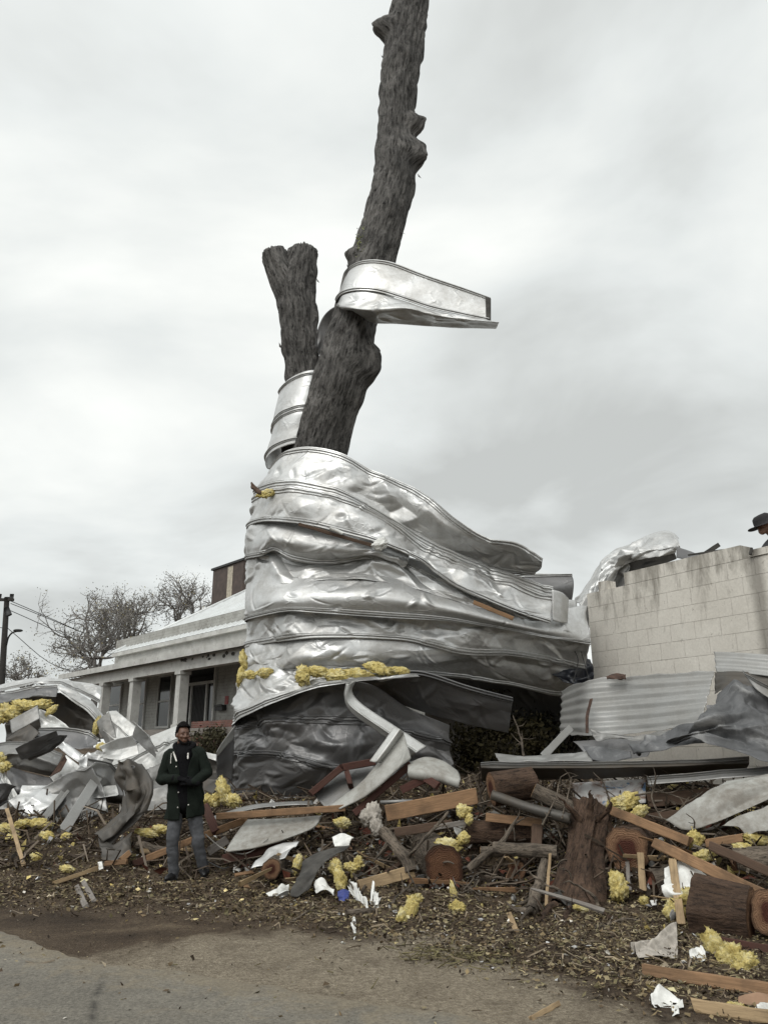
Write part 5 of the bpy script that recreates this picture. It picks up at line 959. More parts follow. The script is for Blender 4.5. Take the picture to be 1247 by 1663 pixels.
for l, a, b, w, t, mt in [
    ('long clean plank lying level in front of the dark lower sheet', (352, 1326, 11.0), (562, 1312, 10.75), .085, .10, 'lumber'),
    ('thick orange beam jutting right below the pale curled panel', (627, 1321, 10.45), (776, 1292, 10.2), .19, .09, 'lumber'),
    ('short pale plank lying level right of the thick orange beam', (788, 1327, 10.1), (881, 1337, 9.95), .10, .08, 'lumber'),
    ('splintered wedge of fresh wood on the litter at centre', (581, 1440, 9.55), (672, 1414, 9.75), .13, .07, 'lumberpale'),
    ('long plank slanting up behind the standing man, right of his legs', (318, 1362, 11.35), (402, 1331, 11.1), .09, .08, 'lumber'),
    ('plank slanting behind the legs of the standing man', (236, 1396, 11.2), (318, 1362, 11.4), .09, .08, 'lumber'),
    ('thin yellowish lath lying level behind the standing man', (228, 1382, 11.5), (322, 1381, 11.5), .06, .05, 'lumberpale'),
    ('dark reddish board lying low left of the standing man', (214, 1405, 11.2), (262, 1384, 11.4), .09, .06, 'lumberred'),
    ('red brown board leaning just right of the standing man', (332, 1308, 11.5), (352, 1352, 11.2), .11, .06, 'lumberred'),
    ('grey board lying right of the red brown leaning board', (338, 1384, 11.0), (372, 1362, 11.1), .11, .05, 'greywood'),
    ('dark red board under the front edge of the flat pale panel', (362, 1396, 10.75), (458, 1371, 10.7), .12, .10, 'lumberred'),
    ('thin stick leaning on the heap at far left', (40, 1408, 11.0), (12, 1314, 12.4), .05, .04, 'lumberpale'),
    ('long whitish lath lying on the soil left of the standing man', (86, 1435, 10.3), (164, 1408, 10.7), .045, .03, 'lumberpale'),
    ('short brown board at the muddy foot of the ribbon sheet', (168, 1403, 10.8), (208, 1399, 10.75), .06, .05, 'lumber'),
    ('short stake standing on the soil below the ribbon sheet', (195, 1398, 10.9), (212, 1384, 11.0), .07, .05, 'lumber'),
    ('left weathered stake sticking out of the mud in the foreground', (125, 1440, 10.0), (140, 1473, 9.75), .06, .04, 'greywood'),
    ('right weathered stake leaning in the mud in the foreground', (136, 1432, 10.1), (154, 1464, 9.9), .05, .035, 'greywood'),
    ('long plank slanting down from the white edged insulation batt', (992, 1316, 9.7), (1121, 1368, 8.9), .10, .07, 'lumber'),
    ('longest clean plank sloping down to the right edge over the dark log', (1063, 1369, 8.9), (1275, 1471, 7.5), .105, .09, 'lumber'),
    ('darker plank sloping to the right edge above the longest clean plank', (1150, 1372, 8.7), (1275, 1428, 8.0), .09, .08, 'lumberdark'),
    ('upright pale lath standing against the white cloth and insulation', (1091, 1396, 8.6), (1106, 1503, 8.0), .075, .035, 'lumberpale'),
    ('cracked thick plank at the lower right corner, lying level on the litter', (1043, 1575, 6.85), (1275, 1612, 6.5), .085, .10, 'lumber'),
    ('shorter weathered plank at the bottom right, nearest the camera', (1122, 1632, 6.2), (1290, 1658, 6.0), .075, .08, 'lumberpale'),
    ('pale stake standing against the red hearted log', (1039, 1384, 9.15), (1044, 1452, 8.9), .07, .05, 'lumberpale'),
    ('tan splintered board above the darker plank at right', (1143, 1370, 8.95), (1209, 1360, 8.8), .08, .06, 'lumber'),
    ('grey stake hanging beside the pale stake on the log', (1018, 1400, 9.2), (1022, 1450, 9.0), .045, .04, 'greywood'),
    ('thin upright stick in front of the standing stump', (893, 1385, 9.1), (886, 1474, 8.85), .03, .025, 'lumberpale'),
    ('small splinter of white wood on the litter below the stump', (826, 1484, 9.0), (838, 1512, 8.75), .05, .03, 'lumberpale'),
    ('red brown board half buried under the dark log at right', (1160, 1528, 7.6), (1275, 1548, 7.2), .08, .06, 'lumberred'),
    ('thin stick lying on the bare road verge at bottom centre', (860, 1656, 5.9), (908, 1629, 6.2), .03, .025, 'lumberpale'),
    ('brown stick pinned across the third sheet of the tree wrap', (484, 851, 12.35), (606, 886, 12.2), .055, .045, 'lumberdark'),
    ('orange splinter of wood lodged in the ribs of the tree wrap', (767, 977, 12.2), (834, 1005, 12.1), .065, .05, 'lumber'),
    ('small grey board lying in the pile right of the thick orange beam', (700, 1345, 10.2), (760, 1335, 10.1), .06, .05, 'greywood'),
    ('dark board buried under the thick orange beam', (640, 1352, 10.2), (735, 1338, 10.2), .10, .06, 'lumberdark'),
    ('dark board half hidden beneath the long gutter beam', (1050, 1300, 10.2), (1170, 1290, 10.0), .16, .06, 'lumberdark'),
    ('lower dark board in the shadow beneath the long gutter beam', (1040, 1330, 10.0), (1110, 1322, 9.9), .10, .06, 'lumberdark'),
    ('short post of brown wood standing under the short pale plank', (872, 1340, 9.95), (870, 1380, 9.8), .13, .10, 'lumberdark'),
]: plank(l, a, b, w, t, mt)
V, F, U = tubeg(toW([(536, 858, 12.2), (548, 862, 12.17), (556, 866, 12.2)]), .028, 8)[:3]; obj('tape', V, F, M['plastic'], None, 'bit of white tape wrapped round the brown stick on the tree wrap', 'tape')
S('dark grey metal conduit sloping right over the log ends', [[(800, 1284, 10.1), (860, 1305, 9.9), (926, 1322, 9.7)], [(798, 1292, 10.0), (860, 1313, 9.8), (926, 1331, 9.6)], [(800, 1296, 10.1), (860, 1317, 9.9), (926, 1335, 9.7)]], 'brownmetal', amp=.01, seed=304, bulge=.03, name='conduit', cat='conduit', th=.02)
V, F, U = tubeg(toW([(618, 1303, 10.6), (670, 1301, 10.5)]), .025, 10)[:3]; obj('pipe', V, F, M['dull'], None, 'short grey pipe lying above the thick orange beam', 'pipe')
S('flat pale panel lying in front of the long clean plank', [[(402, 1332, 11.1), (460, 1330, 11.0), (523, 1325, 10.9)], [(382, 1358, 10.85), (440, 1356, 10.75), (507, 1346, 10.7)], [(366, 1384, 10.6), (410, 1378, 10.55), (452, 1367, 10.55)]], 'dirtywhite', amp=.012, seed=305, name='flat_panel', cat='panel', th=.02)
S('grey trim strip along the bottom edge of the dark lowest sheet', [[(345, 1326, 11.6), (415, 1306, 11.5), (508, 1300, 11.4)], [(350, 1332, 11.5), (420, 1312, 11.4), (510, 1306, 11.3)]], 'dull', amp=.01, seed=306, name='trim_strip', cat='trim')
S('folded grey sheet scrap lying right of the flat pale panel', [[(440, 1378, 10.4), (462, 1370, 10.4), (486, 1366, 10.4)], [(407, 1411, 10.1), (435, 1402, 10.1), (463, 1393, 10.1)]], 'silver', amp=.05, scale=.2, res=.018, seed=307)
S('curved grey roofing felt scrap hanging off the heap at centre', [[(507, 1388, 10.0), (540, 1378, 9.95), (572, 1371, 9.95)], [(482, 1414, 9.7), (512, 1408, 9.65), (532, 1402, 9.7)], [(470, 1455, 9.4), (484, 1458, 9.35), (500, 1447, 9.4)]], 'felt', amp=.05, scale=.3, res=.018, seed=308, jag=.04, name='felt_scrap', cat='roofing felt')
S('torn white foam board above the felt scrap', [[(538, 1360, 10.1), (556, 1352, 10.1), (577, 1362, 10.0)], [(543, 1378, 9.95), (556, 1378, 9.95), (570, 1375, 9.95)]], 'plastic', amp=.03, scale=.2, res=.015, seed=309, jag=.03, name='foam_piece', cat='foam', th=.02)
for i, (l, r) in enumerate([
    ('crumpled white plastic lying left of the blue scrap', [[(512, 1438, 9.6), (524, 1432, 9.6), (544, 1444, 9.5)], [(512, 1452, 9.4), (526, 1448, 9.35), (544, 1456, 9.3)]]),
    ('twisted white plastic sheet right of the blue scrap', [[(566, 1430, 9.6), (580, 1442, 9.5), (590, 1455, 9.4)], [(568, 1450, 9.35), (590, 1470, 9.2), (600, 1482, 9.1)]]),
    ('upright peak of white plastic beside the splintered wedge', [[(602, 1436, 9.5), (607, 1440, 9.45), (614, 1462, 9.35)], [(600, 1470, 9.2), (608, 1474, 9.2), (617, 1472, 9.2)]]),
    ('white ribbon of plastic hanging down onto the bare soil', [[(567, 1489, 9.0), (570, 1505, 8.85), (574, 1520, 8.7), (552, 1528, 8.6)], [(577, 1491, 8.95), (579, 1508, 8.8), (578, 1522, 8.65), (556, 1531, 8.55)]]),
    ('crumpled whitish paper half buried left of the felt scrap', [[(432, 1452, 9.6), (452, 1440, 9.65), (470, 1434, 9.7)], [(440, 1458, 9.4), (456, 1452, 9.4), (470, 1446, 9.5)]]),
    ('crushed white wrapper beside the bent plank at bottom right', [[(1050, 1624, 6.5), (1078, 1616, 6.5), (1108, 1622, 6.4)], [(1060, 1636, 6.3), (1084, 1634, 6.25), (1112, 1640, 6.2)]]),
    ('small white wrapper just below the crushed one', [[(1086, 1634, 6.3), (1100, 1632, 6.3)], [(1090, 1648, 6.15), (1104, 1646, 6.15)]]),
    ('white slip hanging below the insulation on the cloth', [[(1128, 1474, 8.1), (1134, 1480, 8.05)], [(1117, 1510, 7.9), (1132, 1522, 7.8)]]),
    ('white flake of plastic at the bottom right corner', [[(1225, 1640, 5.9), (1262, 1634, 5.85)], [(1228, 1652, 5.75), (1265, 1652, 5.7)]]),
    ('pale plastic bag caught under the insulation at lower right', [[(1118, 1545, 7.2), (1132, 1540, 7.2), (1146, 1548, 7.1)], [(1120, 1562, 7.0), (1134, 1562, 7.0), (1148, 1562, 6.95)]]),
    ('scrap of white plastic at the foot of the red hearted log', [[(1052, 1462, 8.6), (1066, 1458, 8.6)], [(1056, 1470, 8.45), (1068, 1468, 8.45)]]),
    ('white rag knotted at the end of the whitish lath', [[(160, 1402, 10.6), (168, 1398, 10.6)], [(158, 1412, 10.5), (170, 1410, 10.5)]]),
]): S(l, r, 'plastic', amp=.06, scale=.12, res=.012, seed=330+i, jag=.02, name='plastic_scrap', cat='plastic scrap', th=.003)
S('small blue plastic scrap among white plastics', [[(548, 1448, 9.4), (558, 1444, 9.4), (567, 1448, 9.35)], [(550, 1462, 9.2), (558, 1464, 9.2), (566, 1460, 9.2)]], 'blue', amp=.02, scale=.1, res=.012, seed=350, name='plastic_scrap', cat='plastic scrap')
S('white cloth draped over the log under the longest plank', [[(1078, 1410, 8.6), (1110, 1398, 8.6), (1158, 1430, 8.3)], [(1078, 1448, 8.3), (1110, 1440, 8.2), (1160, 1442, 8.1)], [(1082, 1470, 8.2), (1110, 1466, 8.1), (1146, 1462, 8.0)]], 'plastic', amp=.09, scale=.2, res=.015, seed=351, name='cloth', cat='cloth')
S('dusty grey mat crumpled on the litter at lower right', [[(1022, 1540, 7.4), (1060, 1528, 7.5), (1100, 1500, 7.9)], [(1036, 1556, 7.1), (1070, 1554, 7.1), (1100, 1556, 7.2)]], 'cloth', amp=.06, scale=.25, res=.015, seed=352, name='mat', cat='mat', bulge=.05)
S('bent brown cardboard on the shorter plank at bottom right', [[(1200, 1622, 6.2), (1230, 1608, 6.2), (1275, 1604, 6.1)], [(1198, 1630, 6.05), (1236, 1634, 6.0), (1275, 1634, 5.95)]], 'cardboard', amp=.04, scale=.3, res=.02, seed=353, name='cardboard', cat='cardboard')
fluff('dusty grey cloth bag slumped left of the thick orange beam', [(604, 1326, 10.35, 15, 17, .3), (612, 1344, 10.25, 9, 14, -.2)], 354, 'cloth_bag', 'bag', 'cloth', flakes=3)

# ================================================================== yellow insulation
for i, (l, pcs) in enumerate([
    ('long roll of yellow insulation draped across the left heap', [(2, 1166, 15.9, 14, 9, 0), (18, 1156, 15.9, 18, 11, .5), (42, 1146, 15.9, 20, 8, .2), (66, 1144, 15.9, 16, 7, -.2), (84, 1154, 15.8, 10, 5, -.7)]),
    ('yellow insulation clump at the far left edge of the heap', [(0, 1232, 14.3, 10, 8, 0), (8, 1246, 14.2, 8, 8, 0)]),
    ('yellow tuft caught in the middle of the left heap', [(168, 1213, 14.6, 9, 6, .2)]),
    ('yellow tuft in the dark crease right of the heap crown', [(158, 1180, 15.4, 5, 14, .2)]),
    ('dirty insulation scattered at the foot of the left heap', [(10, 1346, 12.4, 18, 8, .1), (34, 1340, 12.5, 14, 8, -.2), (66, 1338, 12.5, 18, 7, .1), (20, 1362, 12.1, 12, 6, .1)]),
    ('small yellow tuft right of the dirty insulation on the left', [(76, 1358, 12.0, 12, 7, .2), (108, 1358, 12.0, 8, 5, 0)]),
    ('flattened yellow clump on the mud at far left', [(60, 1392, 11.2, 9, 6, .2), (110, 1412, 10.8, 12, 6, .1)]),
    ('torn yellow batt standing right of the standing man', [(364, 1286, 12.0, 9, 18, -.3), (378, 1300, 11.9, 12, 9, .3), (350, 1300, 12.1, 9, 9, 0), (336, 1298, 12.2, 7, 8, 0)]),
    ('olive yellow insulation lying behind the legs of the man', [(240, 1352, 11.7, 18, 6, .2), (262, 1346, 11.7, 12, 6, .1)]),
    ('long yellow insulation strip stuffed under the seventh wrap sheet', [(492, 1096, 12.2, 12, 14, -.5), (515, 1090, 12.25, 18, 8, .1), (545, 1097, 12.25, 20, 9, .0), (580, 1094, 12.3, 22, 8, .1), (612, 1086, 12.35, 20, 9, .25), (634, 1090, 12.4, 14, 6, -.2)]),
    ('small yellow tuft at the right end of the insulation strip', [(653, 1090, 12.3, 11, 6, .1)]),
    ('yellow insulation bulging from the left edge of the wrap', [(396, 1072, 13.2, 6, 14, -.15), (391, 1098, 13.2, 6, 14, .2), (404, 1096, 12.9, 10, 6, .1), (430, 1092, 12.7, 14, 7, -.1)]),
    ('stained yellow rag of insulation at the top left of the wrap', [(432, 802, 12.85, 14, 6, -.2)]),
    ('white tuft at the right end of the brown stick on the wrap', [(616, 884, 12.15, 12, 8, -.3)]),
    ('hanging yellow insulation tongue on the heap at centre', [(545, 1408, 9.75, 10, 12, -.3), (553, 1430, 9.55, 9, 18, -.2)]),
    ('yellow tuft on the heap right of the hanging tongue', [(572, 1408, 9.8, 12, 7, .1), (582, 1398, 9.85, 6, 8, 0)]),
    ('pale yellow tuft on the stump of felt at centre left', [(484, 1402, 10.0, 6, 14, .2)]),
    ('tall ragged yellow tuft on the soil in the foreground centre', [(674, 1462, 9.3, 14, 8, -.3), (666, 1482, 9.1, 9, 18, .3), (652, 1492, 9.0, 7, 12, 0)]),
    ('torn yellow triangle of batt on the big log end', [(730, 1372, 9.85, 18, 9, .15), (752, 1362, 9.85, 9, 9, .3)]),
    ('thin yellow shred hanging below the big log end', [(736, 1450, 9.4, 5, 14, -.2), (744, 1474, 9.2, 12, 8, .2)]),
    ('faded yellow tuft under the thick orange beam', [(752, 1318, 10.1, 12, 9, .1), (762, 1330, 10.05, 6, 9, .2)]),
    ('mossy yellow tuft in the pile above the white foam', [(556, 1336, 10.4, 12, 8, .2)]),
    ('rounded white edged insulation batt on the plank at right', [(1012, 1303, 9.85, 24, 12, -.25), (1036, 1318, 9.75, 14, 8, -.5), (992, 1312, 9.9, 9, 10, 0)]),
    ('upright yellow insulation clump below the red hearted log', [(1003, 1440, 8.75, 14, 20, 0)]),
    ('big yellow insulation wad under the upright pale lath', [(1096, 1478, 8.1, 16, 18, .1), (1128, 1465, 8.1, 22, 16, .5), (1152, 1448, 8.1, 12, 8, .3)]),
    ('large yellow insulation batt in front of the dark log', [(1160, 1540, 7.1, 16, 24, -.5), (1185, 1556, 7.0, 20, 18, -.5), (1208, 1566, 6.95, 20, 14, -.5)]),
    ('yellow tuft between the two long planks at right', [(1128, 1362, 9.0, 12, 12, .2), (1144, 1390, 8.75, 18, 9, -.2)]),
    ('yellow insulation at the right edge above the planks', [(1228, 1362, 8.8, 20, 9, .2), (1205, 1376, 8.7, 14, 6, .1)]),
    ('greenish tuft on the weathered plank at bottom right', [(1196, 1640, 6.05, 14, 8, .2)]),
    ('tuft of insulation at the foot of the pale stake', [(1046, 1464, 8.7, 7, 7, 0)]),
    ('yellow shred on the litter at the foot of the stump', [(944, 1476, 8.7, 14, 4, .2)]),
]): fluff(l, pcs, 400+i*11, det=4, mat='plastic' if l.startswith('white tuft') else 'insul')

# ================================================================== logs, stump and branches
log('big sawn log end in the middle of the heap, brown cut face towards the camera', (722, 1406, 9.75), (690, 1378, 10.9), pw(33, 722, 1406, 9.75), pw(33, 722, 1406, 9.75), 'barkgrey', 'cutbrown', seed=51)
log('sawn log with a dark red heart, right of the standing stump', (1018, 1381, 9.2), (1045, 1366, 10.3), pw(34, 1018, 1381, 9.2), pw(36, 1018, 1381, 9.2), 'barkred', 'cutred', seed=52)
log('small orange sawn branch end low on the left of the heap', (440, 1412, 10.0), (455, 1402, 10.5), pw(16, 440, 1412, 10), pw(16, 440, 1412, 10), 'barkgrey', 'cutred', seed=53)
log('reddish log section lying under the end of the gutter beam', (798, 1282, 10.2), (866, 1272, 10.3), pw(25, 830, 1278, 10.2), pw(24, 830, 1278, 10.2), 'barkred', 'cutred', seed=54)
log('pale ended branch log slanting down from the reddish log', (866, 1284, 10.0), (932, 1318, 9.9), pw(13, 866, 1284, 10), pw(14, 866, 1284, 10), 'barkgrey', 'cutpale', seed=55)
stump = log('thick fibrous standing stump in the middle right of the heap', (925, 1492, 8.9), (962, 1318, 9.9), pw(42, 930, 1480, 8.9), pw(34, 950, 1320, 9.8), 'barkred', 'cutbrown', ends=(0, 1), seed=56, rough=.5, name='tree_stump', cat='stump')
log('level branch with a pale sawn end left of the stump', (801, 1378, 9.75), (905, 1384, 9.5), pw(10, 801, 1378, 9.75), pw(11, 900, 1384, 9.5), 'barkgrey', 'cutpale', ends=(1, 0), seed=57)
log('shorter sawn branch just left of the level branch', (780, 1382, 9.8), (830, 1384, 9.75), pw(7, 780, 1382, 9.8), pw(8, 780, 1382, 9.8), 'barkgrey', 'cutpale', ends=(1, 0), seed=58)
log('small orange cut end deep in the hollow left of the stump', (838, 1413, 9.7), (852, 1406, 10.4), pw(15, 838, 1413, 9.7), pw(15, 838, 1413, 9.7), 'barkred', 'cutred', seed=59)
log('big dark log lying at the lower right, frayed bark towards the camera', (1130, 1476, 7.9), (1222, 1490, 7.62), pw(52, 1140, 1475, 8), pw(48, 1215, 1490, 7.5), 'barkred', 'cutred', seed=60, rough=.12)
log('sawn log end cut off by the right edge below the planks', (1252, 1484, 7.3), (1310, 1484, 7.9), pw(34, 1250, 1484, 7.3), pw(34, 1250, 1484, 7.3), 'barkred', 'cutred', seed=61)
log('shadowed brown log lying deep behind the level branch', (760, 1352, 10.3), (880, 1350, 10.2), pw(18, 800, 1350, 10.2), pw(18, 800, 1350, 10.2), 'barkred', 'cutbrown', seed=62)
log('dark log behind the red hearted log under the white cloth', (1060, 1440, 9.0), (1150, 1420, 9.0), pw(28, 1090, 1430, 9), pw(28, 1090, 1430, 9), 'barkgrey', 'cutbrown', seed=63)
log('rough brown log lying up at the right edge behind the darker plank', (1190, 1400, 8.7), (1300, 1395, 8.6), pw(22, 1220, 1400, 8.7), pw(22, 1220, 1400, 8.7), 'barkgrey', 'cutbrown', seed=64)
for k_, pts in enumerate(([(900, 1470, 8.75), (884, 1484, 8.65), (868, 1500, 8.6)], [(925, 1478, 8.6), (918, 1496, 8.5), (905, 1508, 8.45)], [(950, 1462, 8.75), (972, 1478, 8.65), (990, 1494, 8.55)], [(940, 1330, 9.6), (922, 1312, 9.5), (915, 1300, 9.5)], [(968, 1330, 9.6), (985, 1318, 9.5), (992, 1304, 9.45)], [(955, 1322, 9.55), (960, 1300, 9.5), (956, 1288, 9.5)])): branch(None, pts, pw(7, *pts[0]), pw(2, *pts[-1]), 'barkred', 700+k_, 'root', None, 3, parent=stump)
for l, pts, r0, r1, tw, sd in [
    ('thick grey root slanting down the heap left of the big log end', [(622, 1350, 10.1), (645, 1380, 9.9), (668, 1416, 9.7)], 9, 11, 4, 1),
    ('dead grey limb standing at the left side of the stump', [(884, 1398, 9.3), (876, 1432, 9.1), (862, 1482, 8.85)], 7, 11, 3, 2),
    ('crooked branch rising left of the level branch', [(762, 1412, 9.7), (800, 1380, 9.7), (832, 1340, 9.8)], 7, 3, 5, 3),
    ('thin dark branch leaning across the big log from the beam', [(662, 1392, 9.7), (692, 1360, 9.8), (728, 1318, 10.0)], 3, 2, 3, 4),
    ('bare bush twig rising against the dark hollow', [(850, 1228, 11.0), (846, 1200, 11.1), (838, 1175, 11.1), (832, 1160, 11.1)], 2.2, .8, 7, 5),
    ('thin twig rising over the white edged insulation batt', [(990, 1300, 9.6), (978, 1270, 9.6), (962, 1254, 9.6)], 1.6, .8, 3, 6),
    ('forked twig arching in front of the gutter beam at right', [(1075, 1330, 9.4), (1058, 1296, 9.5), (1064, 1270, 9.5), (1060, 1245, 9.5)], 1.8, .8, 5, 7),
    ('long twig lying level in front of the dark boards at right', [(1030, 1292, 9.6), (1070, 1286, 9.5), (1120, 1300, 9.4)], 1.6, .8, 4, 8),
    ('grey branch end behind the pale stake on the log', [(1040, 1400, 9.3), (1075, 1394, 9.2)], 5, 5, 0, 9),
    ('mossy fallen branch behind the heap right of the ribbon sheet', [(224, 1372, 11.6), (250, 1378, 11.5), (276, 1384, 11.4)], 7, 6, 3, 10),
    ('dark curved root hanging beside the small orange cut end', [(870, 1440, 9.3), (858, 1462, 9.1), (836, 1470, 9.0)], 4, 2, 4, 11),
    ('thin branch reaching up right out of the tangle under the conduit', [(880, 1340, 9.6), (900, 1300, 9.7), (910, 1262, 9.8)], 1.8, .8, 4, 12),
    ('second thin branch reaching up beside the first under the conduit', [(912, 1330, 9.6), (922, 1290, 9.7), (928, 1266, 9.8)], 1.6, .8, 3, 13),
    ('grey twig lying on the soil below the felt scrap', [(476, 1496, 9.0), (490, 1486, 9.0), (504, 1479, 9.05)], 1.8, 1.2, 1, 14),
    ('pale curved root on the litter right of the plastic', [(634, 1470, 9.3), (648, 1452, 9.4), (664, 1442, 9.5)], 3, 2, 1, 15),
    ('dark log like root lying at the foot of the white plastic', [(562, 1484, 9.0), (590, 1482, 9.0), (612, 1478, 9.05)], 6, 5, 0, 16),
    ('dark branch lying on the litter below the upright insulation', [(965, 1506, 8.3), (990, 1500, 8.35), (1012, 1492, 8.4)], 3.5, 2.5, 2, 17),
]: branch(l, pts, pw(r0, *pts[0]), pw(r1, *pts[-1]), seed=500+sd, twigs=tw)
V, F, U = tubeg(toW([(334, 1355, 11.0), (362, 1378, 10.8), (400, 1386, 10.6), (436, 1362, 10.6)]), .008, 6, step=.04)[:3]; obj('cable', V, F, M['greywire'], None, 'pale cable looping in front of the flat pale panel', 'cable')
V, F, U = tubeg(toW([(336, 1398, 10.7), (360, 1410, 10.5), (372, 1408, 10.4)]), .008, 6, step=.04)[:3]; obj('cable', V, F, M['wire'], None, 'dark cable lying on the soil right of the man', 'cable')
def snag():
    return sheet('wood_snag', [[(408, 783, 12.9), (416, 790, 12.9), (423, 797, 12.85)], [(410, 792, 12.8), (416, 799, 12.8), (424, 804, 12.8)]], M['lumberdark'], 'dark splinter of wood snagged at the top left of the wrap', 'splinter', amp=.03, scale=.1, res=.02, th=.03)
snag()

# ================================================================== litter: uncountable, so single objects
def litter(name, n, sizes, cols, seed, flat=.25, stick=False, zone=None, lift=0.01):
    rs = np.random.RandomState(seed); X = []
    while len(X) < n:
        x = rs.uniform(-7.5, 6.5, 4*n); y = rs.uniform(4.9, 13.6, 4*n)
        xs = [-9, -3.6, -2.7, -1.8, -.6, 0, .4, 1.1, 1.7, 3, 9]; y0 = np.interp(x, xs, [9.4, 9.2, 9.1, 8.9, 8.2, 7.6, 7.2, 6.6, 6.1, 5.7, 5.6])
        w = np.clip((y-y0+.9)/1.1, 0, 1)**1.5; w = np.maximum(w, .012)
        pat = .5+.5*fbm(x*1.3, y*1.3, seed, 3); w = w*(.35+pat)
        if zone: w = w*zone(x, y)
        ok = rs.rand(len(x)) < w; vis = np.abs(x) < y*.52+.3; q = np.stack([x, y], 1)[ok & vis]; X += q.tolist()
    X = np.array(X[:n]); C = np.stack([X[:, 0], X[:, 1], hgt(X[:, 0], X[:, 1])+lift], 1)
    s = rs.uniform(sizes[0], sizes[1], n)**1.0; s = sizes[0]+(sizes[1]-sizes[0])*rs.rand(n)**2.2
    a = rs.randn(n, 3)*[1, 1, flat]; a = nrm(a); b = nrm(np.cross(a, rs.randn(n, 3)*[.4, .4, 1]))
    col = np.array(cols)[rs.choice(len(cols), n)]*rs.uniform(.55, 1.35, (n, 1))
    if stick:
        r = (s*.018+.003)[:, None]; c = nrm(np.cross(a, b)); L = s[:, None]
        bend = b*L*rs.uniform(-.3, .3, (n, 1)); rows = []
        for t, f in ((-1, 1.0), (0, .9), (1, .5)):
            p = C+a*L*t*.5+bend*(1-abs(t))+[0, 0, .012]
            for k in range(3): rows.append(p+(b*math.cos(k*2.1)+c*math.sin(k*2.1))*r*f)
        V = np.stack(rows, 1).reshape(-1, 3); base = np.arange(n)[:, None]*9; F = []
        for i in (0, 3):
            for k in range(3): F.append(base+np.array([[i+k, i+(k+1) % 3, i+3+(k+1) % 3, i+3+k]]))
        F = np.concatenate(F); cc = np.repeat(np.clip(col, 0, 1), 9, 0)
    else:
        asp = rs.uniform(.3, .8, (n, 1)); L = s[:, None]*.5; up = nrm(np.cross(a, b))*L*rs.uniform(-.5, .5, (n, 1))
        C[:, 2] += s*.12
        V = np.stack([C-a*L, C+b*L*asp+up, C+a*L, C-b*L*asp+up*.4], 1).reshape(-1, 3); F = np.arange(4*n).reshape(n, 4); cc = np.repeat(np.clip(col, 0, 1), 4, 0)
    obj(name, V, F, M['tinted'], None, kind='stuff', col=cc, smooth=False)
leafc = [(.13, .095, .055), (.09, .065, .04), (.19, .145, .08), (.06, .045, .03), (.24, .20, .12), (.15, .13, .07)]
litter('leaf_litter', 72000, (.012, .065), leafc, 901)
litter('soil_crumbs', 20000, (.010, .06), [(.045, .032, .022), (.03, .022, .016), (.07, .05, .034)], 902, flat=.9)
litter('twig_litter', 4200, (.03, .24), [(.11, .085, .06), (.17, .14, .105), (.06, .045, .033), (.26, .21, .15)], 903, stick=True)
litter('pale_chips', 2600, (.014, .075), [(.55, .52, .46), (.42, .36, .27), (.60, .50, .26), (.5, .5, .5)], 904)
litter('straw_litter', 4000, (.02, .085), [(.30, .25, .15), (.22, .18, .11), (.36, .31, .2)], 905, stick=True, zone=lambda x, y: np.clip((x-.6)/1.5, 0.12, 1))
def heap(x, y): return np.clip((y-np.interp(x, [-9, -3, 0, 2, 4, 9], [10.6, 10.6, 9.6, 9.0, 7.6, 7]))/.6, 0, 1)
litter('broken_branch_tangle', 2600, (.15, .9), [(.07, .052, .038), (.11, .085, .062), (.05, .036, .026), (.17, .14, .11)], 906, flat=.5, stick=True, zone=heap, lift=.06)
litter('heap_scraps', 2200, (.04, .22), [(.10, .075, .05), (.05, .04, .03), (.17, .13, .09), (.33, .32, .30), (.13, .05, .035), (.42, .34, .13)], 907, flat=.9, zone=lambda x, y: heap(x, y)*np.where((x > -1.9) & (y < 11.6), 1, .12), lift=.05)

litter('road_grit', 9000, (.006, .03), [(.20, .17, .12), (.06, .05, .04), (.33, .29, .22), (.12, .1, .07)], 908, flat=.8, zone=lambda x, y: np.where(y < 9.0, 1.0, 0.02)/1.0)
litter('grass_tuft_debris', 200, (.05, .16), [(.16, .14, .07), (.09, .075, .04)], 909, stick=True, zone=lambda x, y: np.exp(-((x+.35-0.0)**2*3+(y-6.55)**2*12)) + np.exp(-((x-.3)**2*6+(y-6.8)**2*20)))
litter('insulation_crumbs', 900, (.02, .11), [(.58, .48, .20), (.66, .60, .36), (.42, .33, .12)], 910, flat=.6, zone=lambda x, y: np.clip((y-np.interp(x, [-9, -1, 2, 4], [10, 9.4, 7.6, 6.4]))/.5, 0.05, 1))
litter('root_tangle', 700, (.2, .8), [(.05, .038, .028), (.035, .027, .02), (.09, .07, .052), (.15, .125, .1)], 911, flat=.7, stick=True, zone=lambda x, y: heap(x, y)*np.where((x > -1.6) & (y < 11.4), 1, .06), lift=.12)
litter('mixed_rubbish', 1100, (.04, .20), [(.5, .5, .48), (.3, .3, .3), (.5, .42, .2), (.16, .06, .04), (.36, .34, .31), (.06, .055, .05)], 912, flat=1.0, zone=lambda x, y: heap(x, y)*np.where((x > -1.9) & (y < 11.2), 1, .15), lift=.05)

